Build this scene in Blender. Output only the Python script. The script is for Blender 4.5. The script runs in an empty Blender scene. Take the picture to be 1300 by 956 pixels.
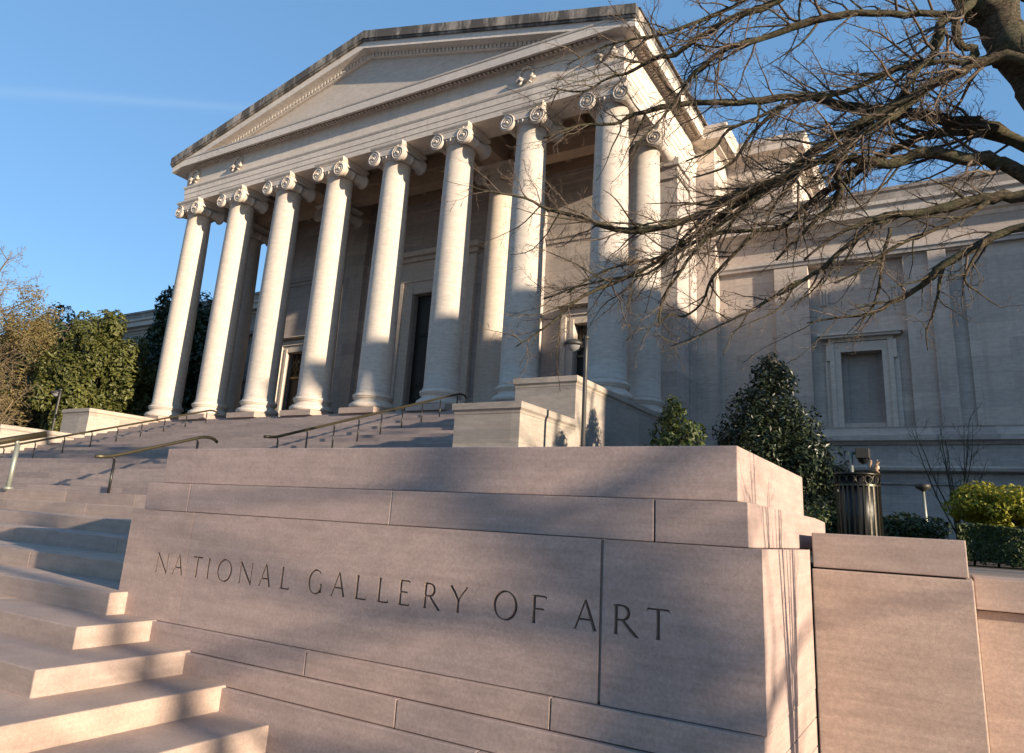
import bpy, bmesh, math, random
import numpy as np
from mathutils import Vector, Matrix
R = math.radians
C = bpy.context.scene.collection
sc = bpy.context.scene
rnd = random.Random(7)

# ------------------------------------------------------------------ helpers
class MB:
    """collects faces in world space, builds ONE mesh object"""
    def __init__(s): s.v = []; s.f = []; s.sm = []
    def add(s, vs, fs, smooth=False):
        o = len(s.v); s.v += [tuple(v) for v in vs]
        s.f += [tuple(i + o for i in f) for f in fs]; s.sm += [smooth] * len(fs); return s
    def box(s, x0, x1, y0, y1, z0, z1):
        vs = [(x0,y0,z0),(x1,y0,z0),(x1,y1,z0),(x0,y1,z0),(x0,y0,z1),(x1,y0,z1),(x1,y1,z1),(x0,y1,z1)]
        return s.add(vs, [(0,3,2,1),(4,5,6,7),(0,1,5,4),(1,2,6,5),(2,3,7,6),(3,0,4,7)])
    def prism(s, poly, axis, a, b):
        """poly: list of 2D points in the two other axes (in order), extruded along axis from a to b"""
        n = len(poly)
        def p(q, t):
            if axis == 'x': return (t, q[0], q[1])
            if axis == 'y': return (q[0], t, q[1])
            return (q[0], q[1], t)
        vs = [p(q, a) for q in poly] + [p(q, b) for q in poly]
        fs = [tuple(range(n)), tuple(range(2*n-1, n-1, -1))] + [(i, i+n, (i+1)%n+n, (i+1)%n) for i in range(n)]
        return s.add(vs, fs)
    def lathe(s, prof, cx=0, cy=0, n=32, axis='z', smooth=True, c2=0):
        vs = []; fs = []; m = len(prof)
        for i in range(n):
            a = 2*math.pi*i/n; ca, sa = math.cos(a), math.sin(a)
            for r, z in prof:
                if axis == 'z': vs.append((cx + r*ca, cy + r*sa, z))
                else: vs.append((cx + r*ca, z, c2 + r*sa))
        for i in range(n):
            j = (i+1) % n
            for k in range(m-1): fs.append((i*m+k, j*m+k, j*m+k+1, i*m+k+1))
        s.add(vs, fs, smooth)
        for k in (0, m-1):
            if prof[k][0] > 1e-4: s.add([vs[i*m+k] for i in range(n)], [tuple(range(n))])
        return s
    def tube(s, pts, rad, n=6, smooth=True, flat=1.0):
        pts = [Vector(p) for p in pts]; m = len(pts)
        if not isinstance(rad, (list, tuple)): rad = [rad]*m
        t0 = (pts[1]-pts[0]).normalized()
        up = Vector((0,0,1)) if abs(t0.z) < .9 else Vector((1,0,0))
        u = t0.cross(up).normalized(); vs = []
        for i in range(m):
            t = (pts[min(i+1,m-1)] - pts[max(i-1,0)])
            if t.length < 1e-9: t = t0
            t.normalize()
            u = (u - t*u.dot(t))
            if u.length < 1e-6: u = t.orthogonal()
            u.normalize(); w = t.cross(u)
            for k in range(n):
                a = 2*math.pi*k/n
                vs.append(pts[i] + u*(rad[i]*math.cos(a)) + w*(rad[i]*flat*math.sin(a)))
        fs = [(i*n+k, i*n+(k+1)%n, (i+1)*n+(k+1)%n, (i+1)*n+k) for i in range(m-1) for k in range(n)]
        if n > 4:
            fs += [tuple(range(n-1,-1,-1)), tuple(range((m-1)*n, m*n))]
        return s.add(vs, fs, smooth)
    def mould(s, path, prof, closed=False, caps=True):
        """sweep prof [(out, z)...] along a horizontal path; out is to the right of the walking direction"""
        P = [Vector((p[0], p[1])) for p in path]; n = len(P); m = len(prof); vs = []
        for i in range(n):
            if closed: a, b = P[i]-P[i-1], P[(i+1)%n]-P[i]
            else:
                a = P[i]-P[i-1] if i > 0 else P[1]-P[0]
                b = P[i+1]-P[i] if i < n-1 else P[-1]-P[-2]
            a.normalize(); b.normalize()
            na, nb = Vector((a.y,-a.x)), Vector((b.y,-b.x))
            nn = na+nb; nn = nn/ max(nn.length_squared/2, .2)
            for o, z in prof: vs.append((P[i].x+nn.x*o, P[i].y+nn.y*o, z))
        fs = []
        rng = n if closed else n-1
        for i in range(rng):
            j = (i+1) % n
            for k in range(m-1): fs.append((i*m+k, j*m+k, j*m+k+1, i*m+k+1))
            fs.append((i*m+m-1, j*m+m-1, j*m, i*m))
        if caps and not closed: fs += [tuple(range(m)), tuple(range(n*m-1, (n-1)*m-1, -1))]
        return s.add(vs, fs)
    def build(s, name, mat, parent=None, bevel=0, loc=None):
        me = bpy.data.meshes.new(name)
        off = Vector((0,0,0))
        if parent is not None and loc is None:
            q = parent
            while q is not None: off += q.location; q = q.parent
        q = parent; top_ = None
        while q is not None: top_ = q; q = q.parent
        if loc is None and top_ is not None and top_.name.startswith('museum'):
            s.v = [v if (v[2] < 3.85 or (v[0] > -7.95 and v[1] > 28.5)) else (v[0], v[1], v[2]+.13*min(1,(v[2]-3.845)/11.4)) for v in s.v]
        vs = s.v if off.length == 0 else [(v[0]-off.x, v[1]-off.y, v[2]-off.z) for v in s.v]
        me.from_pydata(vs, [], s.f); me.update()
        me.polygons.foreach_set('use_smooth', s.sm)
        bm = bmesh.new(); bm.from_mesh(me); 
        if len(s.f) < 60000: bmesh.ops.recalc_face_normals(bm, faces=bm.faces)
        bm.to_mesh(me); bm.free()
        me.materials.append(mat)
        o = bpy.data.objects.new(name, me); C.objects.link(o); o.parent = parent
        if loc is not None: o.location = loc
        if bevel:
            b = o.modifiers.new('bevel','BEVEL'); b.width = bevel; b.segments = 2; b.limit_method = 'ANGLE'; b.angle_limit = R(50)
        return o

def tag(o, label=None, cat=None, group=None, kind=None):
    if label: o['label'] = label
    if cat: o['category'] = cat
    if group: o['group'] = group
    if kind: o['kind'] = kind
    return o
def thing(name, loc, label, cat, group=None):
    o = bpy.data.objects.new(name, None); C.objects.link(o); o.location = loc; o.empty_display_size = .3
    return tag(o, label, cat, group)
def copy_tree(o, parent=None):
    c = o.copy(); C.objects.link(c); c.parent = parent
    for ch in [x for x in KIDS.get(o.name, [])]: copy_tree(ch, c)
    return c
KIDS = {}
def kids_index():
    KIDS.clear()
    for o in bpy.data.objects:
        if o.parent: KIDS.setdefault(o.parent.name, []).append(o)

# ------------------------------------------------------------------ camera (solved from the perspective of the building)
F, W, H, CX, CY = 912.69, 1300, 956, 650, 433.5
yaw, pit, rol = R(-31.402), R(14.324), R(-3.332)
fwd = Vector((math.sin(yaw)*math.cos(pit), math.cos(yaw)*math.cos(pit), math.sin(pit)))
rt = Vector((math.cos(yaw), -math.sin(yaw), 0)); dn = fwd.cross(rt)
cr = rt*math.cos(rol)+dn*math.sin(rol); cd = -rt*math.sin(rol)+dn*math.cos(rol)
cam = bpy.data.objects.new('camera', bpy.data.cameras.new('camera')); C.objects.link(cam)
cam.matrix_world = Matrix(((cr.x,-cd.x,-fwd.x,0),(cr.y,-cd.y,-fwd.y,0),(cr.z,-cd.z,-fwd.z,0),(0,0,0,1)))
cam.data.sensor_width = 36; cam.data.lens = F/W*36
cam.data.shift_y = -(H/2-CY)/W
cam.data.clip_start = .05; cam.data.clip_end = 5000
sc.camera = cam
def ray(x, y, d):
    """world point seen at photo pixel x, y at depth d metres; used to measure where real things stand"""
    return cr*((x-CX)/F*d) + cd*((y-CY)/F*d) + fwd*d

# ------------------------------------------------------------------ light
AZ, EL = R(11.0), R(11.2)                      # sun low, almost along the facade, from the right
sun = bpy.data.objects.new('sun', bpy.data.lights.new('sun','SUN')); C.objects.link(sun)
sdir = Vector((math.cos(EL)*math.cos(AZ), -math.cos(EL)*math.sin(AZ), math.sin(EL)))
sun.rotation_euler = sdir.to_track_quat('Z','Y').to_euler()
sun.data.energy = 3.55; sun.data.angle = R(.53); sun.data.color = (1, .83, .62)
w = bpy.data.worlds.new('World'); sc.world = w; w.use_nodes = True
nt = w.node_tree; nt.nodes.clear()
bg = nt.nodes.new('ShaderNodeBackground'); sk = nt.nodes.new('ShaderNodeTexSky'); wo = nt.nodes.new('ShaderNodeOutputWorld')
sk.sky_type = 'NISHITA'; sk.sun_disc = False; sk.sun_elevation = EL
sk.sun_rotation = R(90)+AZ
sk.air_density = 1.0; sk.dust_density = .15; sk.ozone_density = 3.2
tn = nt.nodes.new('ShaderNodeMix'); tn.data_type = 'RGBA'; tn.blend_type = 'MULTIPLY'; tn.inputs[0].default_value = 1
tn.inputs[7].default_value = (.92, .94, .95, 1); nt.links.new(sk.outputs[0], tn.inputs[6]); ev = nt.nodes.new('ShaderNodeMix'); ev.data_type = 'RGBA'; ev.inputs[0].default_value = .62; ev.inputs[7].default_value = (.47, 1.02, 1.80, 1)
nt.links.new(tn.outputs[2], ev.inputs[6]); # faint contrail high in the west: a thin soft streak along a great circle
v1, v2 = ray(-60, 112, 1).normalized(), ray(330, 138, 1).normalized(); pn = v1.cross(v2).normalized(); vc = (v1+v2).normalized()
tc = nt.nodes.new('ShaderNodeTexCoord')
def dotn(v):
    d_ = nt.nodes.new('ShaderNodeVectorMath'); d_.operation = 'DOT_PRODUCT'; nt.links.new(tc.outputs['Generated'], d_.inputs[0]); d_.inputs[1].default_value = v; return d_.outputs['Value']
def mth(op, a, b_):
    x_ = nt.nodes.new('ShaderNodeMath'); x_.operation = op
    for i_, v_ in enumerate((a, b_)):
        if hasattr(v_, 'is_output'): nt.links.new(v_, x_.inputs[i_])
        elif v_ is not None: x_.inputs[i_].default_value = v_
    return x_.outputs[0]
ns = nt.nodes.new('ShaderNodeTexNoise'); ns.inputs['Scale'].default_value = 14; ns.inputs['Detail'].default_value = 5; nt.links.new(tc.outputs['Generated'], ns.inputs['Vector'])
off_ = mth('ADD', dotn(pn), mth('MULTIPLY', mth('SUBTRACT', ns.outputs[0], .5), .006))
bandv = mth('POWER', 2.718, mth('MULTIPLY', mth('MULTIPLY', off_, off_), -30000.0))
endv = mth('MULTIPLY', mth('MAXIMUM', mth('SUBTRACT', dotn(vc), .962), 0), 22.0)
strk = mth('MULTIPLY', mth('MULTIPLY', bandv, mth('MINIMUM', endv, .8)), .13)
wv = nt.nodes.new('ShaderNodeMix'); wv.data_type = 'RGBA'; wv.inputs[7].default_value = (2.0, 2.4, 2.7, 1)
nt.links.new(strk, wv.inputs[0]); nt.links.new(ev.outputs[2], wv.inputs[6]); nt.links.new(wv.outputs[2], bg.inputs[0]); bg.inputs[1].default_value = .11
nt.links.new(bg.outputs[0], wo.inputs[0])
sc.view_settings.view_transform = 'Standard'; sc.view_settings.look = 'None'; sc.view_settings.gamma = 1
sc.view_settings.exposure = 1.70
sc.cycles.max_bounces = 6; sc.cycles.diffuse_bounces = 4

# ------------------------------------------------------------------ materials
def nodes(name):
    m = bpy.data.materials.new(name); m.use_nodes = True; n = m.node_tree; b = n.nodes['Principled BSDF']
    return m, n, b
def N(n, t, **k):
    x = n.nodes.new(t)
    for a, v in k.items():
        if a.startswith('i_'): x.inputs[a[2:].replace('_',' ')].default_value = v
        else: setattr(x, a, v)
    return x
def mix(n, fac, a, b, blend='MIX'):
    x = N(n, 'ShaderNodeMix', data_type='RGBA', blend_type=blend)
    for s, v in ((0, fac), (6, a), (7, b)):
        if hasattr(v, 'is_output'): n.links.new(v, x.inputs[s])
        else: x.inputs[s].default_value = v if not isinstance(v, tuple) or len(v) == 4 else (*v, 1)
    return x.outputs[2]
def noise(n, vec, scale, detail=5, rough=.6):
    x = N(n, 'ShaderNodeTexNoise'); x.inputs['Scale'].default_value = scale; x.inputs['Detail'].default_value = detail
    x.inputs['Roughness'].default_value = rough; n.links.new(vec, x.inputs['Vector']); return x.outputs[0]
def ramp(n, f, stops):
    x = N(n, 'ShaderNodeValToRGB'); e = x.color_ramp.elements
    while len(e) < len(stops): e.new(.5)
    for k, (p, c) in enumerate(stops):
        e[k].position = p; e[k].color = (*c, 1) if isinstance(c, tuple) else (c, c, c, 1)
    n.links.new(f, x.inputs[0]); return x.outputs[0]
def scaled(n, vec, s, off=(0,0,0), rot=(0,0,0)):
    x = N(n, 'ShaderNodeMapping'); x.inputs['Scale'].default_value = s; x.inputs['Location'].default_value = off; x.inputs['Rotation'].default_value = rot
    n.links.new(vec, x.inputs[0]); return x.outputs[0]
def stone(name, base, vary=.18, vein=.3, joints=None, stain=0, grain=.25, rough=.75, veinc=None, tint=None, bump=.012, bscale=60, streak=0):
    m, n, b = nodes(name)
    pos = N(n, 'ShaderNodeNewGeometry').outputs['Position']
    base2 = veinc or tuple(c*.62 for c in base)
    v1 = noise(n, scaled(n, pos, (.35, .35, 3.2), rot=(.05,.06,0)), 1.6, 8, .68)
    col = mix(n, ramp(n, v1, [(.38, 0), (.72, vein)]), base, base2)
    big = noise(n, pos, .55, 4)
    col = mix(n, ramp(n, big, [(.3, vary), (.7, 0)]), col, tint or tuple(c*.7 for c in base))
    fine = noise(n, pos, 55, 4, .7)
    col = mix(n, 1, col, ramp(n, fine, [(.3, 1-grain), (.7, 1+0*grain)]), 'MULTIPLY')
    lines = noise(n, scaled(n, pos, (1.2, 1.2, 30)), 1.0, 4, .6)
    col = mix(n, 1, col, ramp(n, lines, [(.3, 1-vein*.5), (.65, 1)]), 'MULTIPLY')
    mid = noise(n, scaled(n, pos, (1,1,2.2)), 4.5, 5, .6)
    col = mix(n, 1, col, ramp(n, mid, [(.32, .87), (.68, 1.06)]), 'MULTIPLY')
    oi = N(n, 'ShaderNodeObjectInfo')
    col = mix(n, 1, col, ramp(n, oi.outputs['Random'], [(0, (.88,.87,.88)), (.5, (.98,.97,.97)), (1, (1.08,1.03,.98))]), 'MULTIPLY')
    if streak:
        st = noise(n, scaled(n, pos, (4.5, 4.5, .16)), 1.3, 5, .65)
        col = mix(n, ramp(n, st, [(.50, 0), (.70, streak)]), col, (.16,.14,.12))
    if joints:
        bw, bh, dark = joints
        sp = N(n, 'ShaderNodeSeparateXYZ'); n.links.new(pos, sp.inputs[0])
        ad = N(n, 'ShaderNodeMath', operation='ADD'); n.links.new(sp.outputs[0], ad.inputs[0]); n.links.new(sp.outputs[1], ad.inputs[1])
        cb = N(n, 'ShaderNodeCombineXYZ'); n.links.new(ad.outputs[0], cb.inputs[0]); n.links.new(sp.outputs[2], cb.inputs[1])
        br = N(n, 'ShaderNodeTexBrick'); n.links.new(cb.outputs[0], br.inputs['Vector'])
        for k, v in (('Scale', 1), ('Mortar Size', .008), ('Mortar Smooth', .1), ('Brick Width', bw), ('Row Height', bh), ('Bias', 0)):
            br.inputs[k].default_value = v
        br.inputs['Color1'].default_value = (1,1,1,1); br.inputs['Color2'].default_value = (.76,.765,.79,1); br.inputs['Mortar'].default_value = (dark,dark,dark,1)
        col = mix(n, 1, col, br.outputs[0], 'MULTIPLY')
    if stain:
        sn = noise(n, scaled(n, pos, (1.6, 1.6, .35)), 1.1, 6, .7)
        col = mix(n, ramp(n, sn, [(.40, 0), (.54, stain)]), col, (.055, .05, .045))
    n.links.new(col, b.inputs['Base Color']); b.inputs['Roughness'].default_value = rough
    b.inputs['Specular IOR Level'].default_value = .25
    bp = N(n, 'ShaderNodeBump'); bp.inputs['Strength'].default_value = 1; bp.inputs['Distance'].default_value = bump
    n.links.new(noise(n, pos, bscale, 5, .75), bp.inputs['Height']); n.links.new(bp.outputs[0], b.inputs['Normal'])
    return m
def plain(name, col, rough=.6, metal=0, var=.25, scale=20, bump=.2, spec=.5):
    m, n, b = nodes(name); pos = N(n, 'ShaderNodeNewGeometry').outputs['Position']
    f = noise(n, pos, scale, 5)
    n.links.new(mix(n, ramp(n, f, [(.3, var), (.7, 0)]), col, tuple(c*.5 for c in col)), b.inputs['Base Color'])
    b.inputs['Roughness'].default_value = rough; b.inputs['Metallic'].default_value = metal; b.inputs['Specular IOR Level'].default_value = spec
    bp = N(n, 'ShaderNodeBump'); bp.inputs['Strength'].default_value = bump; bp.inputs['Distance'].default_value = .01
    n.links.new(f, bp.inputs['Height']); n.links.new(bp.outputs[0], b.inputs['Normal'])
    return m
def leafmat(name, c1, c2, rough=.45, trans=.25):
    m, n, b = nodes(name); pos = N(n, 'ShaderNodeNewGeometry').outputs['Position']
    f = noise(n, pos, 9, 3)
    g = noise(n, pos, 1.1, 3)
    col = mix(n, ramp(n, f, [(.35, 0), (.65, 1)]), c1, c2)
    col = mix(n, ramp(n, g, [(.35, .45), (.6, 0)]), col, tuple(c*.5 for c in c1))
    n.links.new(col, b.inputs['Base Color']); b.inputs['Roughness'].default_value = rough
    b.inputs['Specular IOR Level'].default_value = .3
    tr = N(n, 'ShaderNodeBsdfTranslucent'); n.links.new(col, tr.inputs[0])
    ms = N(n, 'ShaderNodeMixShader'); ms.inputs[0].default_value = trans
    n.links.new(b.outputs[0], ms.inputs[1]); n.links.new(tr.outputs[0], ms.inputs[2])
    n.links.new(ms.outputs[0], n.nodes['Material Output'].inputs[0])
    return m

PINK = (.50, .375, .33)
def barkmat(name, c1, c2):
    m, n, b = nodes(name); pos = N(n, 'ShaderNodeNewGeometry').outputs['Position']
    f = noise(n, scaled(n, pos, (1, 1.2, 1.8), rot=(.4,.5,.3)), 16, 8, .75); g_ = noise(n, pos, 3, 4); fi = noise(n, pos, 70, 4, .7)
    col = mix(n, ramp(n, f, [(.40, 0), (.62, 1)]), c2, c1)
    col = mix(n, ramp(n, g_, [(.35, .5), (.6, 0)]), col, (.09,.10,.055))
    n.links.new(col, b.inputs['Base Color']); b.inputs['Roughness'].default_value = .95; b.inputs['Specular IOR Level'].default_value = .1
    b1 = N(n, 'ShaderNodeBump'); b1.inputs['Strength'].default_value = 1; b1.inputs['Distance'].default_value = .05; n.links.new(f, b1.inputs['Height'])
    b2 = N(n, 'ShaderNodeBump'); b2.inputs['Strength'].default_value = .8; b2.inputs['Distance'].default_value = .01; n.links.new(fi, b2.inputs['Height']); n.links.new(b1.outputs[0], b2.inputs['Normal'])
    n.links.new(b2.outputs[0], b.inputs['Normal']); return m
M = dict(
    pink = stone('pink_marble', PINK, .2, .3, grain=.28, bump=.0032, bscale=190, veinc=(.33,.245,.22), tint=(.36,.28,.25)),
    red = stone('rosy_marble', (.52,.41,.35), .2, .30, grain=.25, bump=.003, bscale=190, veinc=(.38,.26,.22), tint=(.42,.28,.22)),
    step = stone('step_marble', (.49,.375,.315), .25, .25, grain=.25, bump=.0035, bscale=170, veinc=(.33,.26,.24)),
    upstep = stone('upper_step_marble', (.46,.365,.325), .3, .3, grain=.2, joints=(1.9, .1603, .75), veinc=(.32,.27,.27)),
    pale = stone('pale_marble', (.60,.53,.46), .2, .3, grain=.12, bump=.006, veinc=(.45,.38,.34)),
    shaft = stone('column_marble', (.55,.49,.425), .15, .38, grain=.1, streak=.12, bump=.006, veinc=(.47,.41,.37)),
    wall = stone('ashlar_marble', (.57,.50,.445), .2, .35, streak=.22, bump=.006, joints=(1.9,.62,.78), grain=.1, veinc=(.43,.38,.36)),
    cheek = stone('cheek_marble', (.46,.40,.34), .2, .35, joints=(2.2,.9,.75), grain=.12),
    ent = stone('entablature_marble', (.66,.60,.54), .15, .15, streak=.16, bump=.006, joints=(3.33,6,.75), grain=.1),
    dirty = stone('weathered_cornice', (.44,.39,.34), .3, .2, stain=.90, joints=(2.1,9,.3), grain=.2),
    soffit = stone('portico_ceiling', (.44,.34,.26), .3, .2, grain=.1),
    groove = plain('shaded_letter_groove', (.20,.145,.12), .9, 0, .3, 40, .2, .1),  # dark tone paints the shade inside the cut letters into the stone colour
    mortar = plain('mortar', (.30,.28,.26), .9),
    grime = plain('dark_joint', (.03,.027,.025), .9),
    pave = stone('pavement', (.40,.34,.29), .3, .1, joints=(1.2,1.2,.6), grain=.3),
    mulch = plain('mulch', (.045,.03,.02), .95, var=.7, scale=30, bump=.8),
    bronze = plain('weathered_bronze', (.085,.07,.04), .42, .7, .6, 30, .1),
    postm = plain('greenish_post', (.27,.28,.24), .5, .5, .4, 25, .1),
    iron = plain('dark_iron', (.035,.033,.03), .35, .6, .4, 30, .1),
    canmet = plain('bin_metal', (.05,.045,.035), .35, .8, .5, 30, .15),
    liner = plain('bin_liner', (.015,.015,.017), .4, 0, .3),
    lampm = plain('lamp_paint', (.045,.04,.035), .5, .2, .3),
    door = plain('bronze_door', (.035,.03,.024), .45, .5, .5, 8, .2),
    blind = stone('blind_window_marble', (.46,.41,.37), .2, .3, joints=(3,1.35,.7), grain=.1),
    glass = plain('dark_glass', (.012,.013,.015), .12, 0, .1),
    grille = plain('gilded_grille', (.20,.15,.08), .4, .7, .3),
    bark = barkmat('bark', (.15,.115,.08), (.028,.023,.018)),
    twig = plain('twig_bark', (.12,.092,.072), .9, 0, .6, 8, .3, .15),
    barkpale = plain('pale_bark', (.20,.15,.09), .9, 0, .5, 10, .5, .15),
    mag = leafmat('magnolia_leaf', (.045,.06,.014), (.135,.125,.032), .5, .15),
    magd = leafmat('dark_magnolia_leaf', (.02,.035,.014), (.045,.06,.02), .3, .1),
    holly = leafmat('holly_leaf', (.02,.03,.014), (.035,.045,.02), .35, .1),
    shrub = leafmat('yew_leaf', (.035,.055,.016), (.07,.085,.02), .5, .15),
    gold = leafmat('golden_shrub_leaf', (.20,.22,.02), (.36,.31,.04), .45, .25),
    hedge = leafmat('hedge_leaf', (.025,.04,.012), (.06,.075,.018), .5, .15),
    dry = leafmat('dry_leaf', (.16,.12,.045), (.22,.17,.07), .7, .3),
    fur = plain('squirrel_fur', (.30,.20,.13), .9, 0, .6, 60, .5, .1),
    belly = plain('squirrel_belly', (.6,.5,.4), .9, 0, .2, 60, .5, .1),
    grass = plain('winter_grass', (.06,.07,.03), .95, 0, .6, 6, .6),
)
# ------------------------------------------------------------------ ground
g = MB(); g.add([(-900,-900,-1.5),(900,-900,-1.5),(900,900,-1.5),(-900,900,-1.5)], [(0,1,2,3)])
tag(g.build('ground', M['pave']), kind='structure')
g = MB(); g.box(-8.4,70,9.4,90,-1.45,-.165); g.box(-6.0,-.9,6.6,9.4,-1.45,-.165)
tag(g.build('garden_bed', M['mulch']), kind='structure')
g = MB(); g.box(-130,-34.2,9.4,90,-1.45,-.165)
tag(g.build('lawn', M['grass']), kind='structure')
g = MB(); g.box(-.9,70,6.3,9.4,-1.45,-.16)
tag(g.build('garden_path', M['pave']), kind='structure')

# ------------------------------------------------------------------ lower steps
def steps(name, label, slabs, mat, grp=None, bevel=.008):
    t = thing(name, (slabs[0][0]*.5+slabs[0][1]*.5, slabs[0][2], slabs[0][4]), label, 'stairs', grp)
    for (x0,x1,y0,y1,z0,z1) in slabs:
        MB().box(x0,x1,y0,y1,z0,z1).build('step', mat, t, bevel)
    return t
T = .166
low = []
ends = [(-3.9,1.65,-1.34),(-4.4,2.15,-1.18),(-4.88,2.64,-1.02),(-5.38,3.135,-.87),(-5.81,3.60,-.70)]
prev = -1.5
for xe, yf, zt in ends:
    for k, (a, b) in enumerate(((-12.3, None), (-20, -12.3), (-30, -20))):
        pass
    low.append((-34, xe, yf, 9.0, prev+.0, zt)); prev = zt
t = thing('stone_staircase', (-18, 1.65, -1.5), 'wide lower flight of pinkish stone steps beside the inscribed block, with lit returned ends', 'stairs')
for k, (x0,x1,y0,y1,z0,z1) in enumerate(low):
    # stones of each step, cut at slightly open joints
    cuts = [x1]; x = x1
    rr = random.Random(k)
    while x > x0:
        x -= rr.uniform(1.7, 2.2); cuts.append(max(x, x0))
    for a, b in zip(cuts[1:], cuts[:-1]):
        if b-a < .05: continue
        MB().box(a+.004, b, y0, min(y1, 6), z0-.02, z1).build('step', M['step'], t, .010)
us = [(4.18,-.535),(4.83,-.37),(5.42,-.205),(6.0,-.045),(6.6,.128)]
prev = -.70
for k, (yf, zt) in enumerate(us):
    cuts = [-5.93]; x = -5.93; rr = random.Random(20+k)
    while x > -34:
        x -= rr.uniform(1.8, 2.4); cuts.append(max(x, -34))
    for a, b in zip(cuts[1:], cuts[:-1]):
        if b-a < .05: continue
        MB().box(a+.005, b, yf, 9.0 if k == 4 else 7.0, prev-.02, zt).build('step', M['step'], t, .006)
    prev = zt
# landing and upper flights
ud = thing('stone_staircase', (-21, 8.9, .1), 'broad upper stairs of mauve stone climbing to the columned porch between the cheek walls', 'stairs')
b = MB(); z = .128
for k in range(6):
    b.box(-33.8,-8.3,8.9+.45*k, 14, z-.02, z+.1653); z += .1653
b.build('middle_flight', M['upstep'], ud)
b = MB(); z0 = z
for k in range(17):
    b.box(-31.9,-10.15,13.2+.4625*k, 21 if k < 16 else 20.62, z-.02, z+.1603-(.004 if k==16 else 0)); z += .1603
b.build('top_flight', M['upstep'], ud)
FL = 3.845

# ------------------------------------------------------------------ inscribed block
sw = thing('inscribed_block', (-3.4, 4.8, -1.5), 'large pinkish marble block in front of the steps, carved NATIONAL GALLERY OF ART', 'sign wall')
# letters: V cut wedges
cut = MB()
YF = 3.75
def wedge(pts, ws, closed=False):
    """V-groove along a polyline in the face plane; ws are full widths"""
    n = len(pts); vs = []; fs = []
    for i, (x, z) in enumerate(pts):
        if closed: a, b2 = pts[i-1], pts[(i+1) % n]
        else: a, b2 = pts[max(i-1,0)], pts[min(i+1,n-1)]
        tx, tz = b2[0]-a[0], b2[1]-a[1]; l = math.hypot(tx, tz) or 1
        nx, nz = -tz/l, tx/l; wd = ws[i]/2; k = 1.25
        vs += [(x+nx*wd*k, YF-.004, z+nz*wd*k), (x-nx*wd*k, YF-.004, z-nz*wd*k), (x, YF+wd*2.3, z)]
    for i in range(n if closed else n-1):
        j = (i+1) % n
        fs += [(i*3,i*3+1,j*3+1,j*3), (i*3+1,i*3+2,j*3+2,j*3+1), (i*3+2,i*3,j*3,j*3+2)]
    if not closed: fs += [(0,2,1), ((n-1)*3,(n-1)*3+1,(n-1)*3+2)]
    return vs, fs
letter_meshes = []
def stroke(L, x0, z0, w_, h, pts, ws, closed=False):
    P = [(x0+p[0]*w_, z0+p[1]*h) for p in pts]
    letter_meshes.append(wedge(P, ws, closed))
TH, TN = .0185, .0112       # thick and thin strokes
def serif(x0,z0,w_,h,px,pz,L=.12,v=0):
    l = .014/ w_ ; th=.007
    stroke('s',x0,z0,w_,h,[(px-l,pz),(px-l*.3,pz+v*.02),(px+l*.3,pz+v*.02),(px+l,pz)],[.002,th,th,.002])
def arc(cx,cz,rx,rz,a0,a1,n=18): return [(cx+rx*math.cos(R(a0+(a1-a0)*i/n)), cz+rz*math.sin(R(a0+(a1-a0)*i/n))) for i in range(n+1)]
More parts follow.
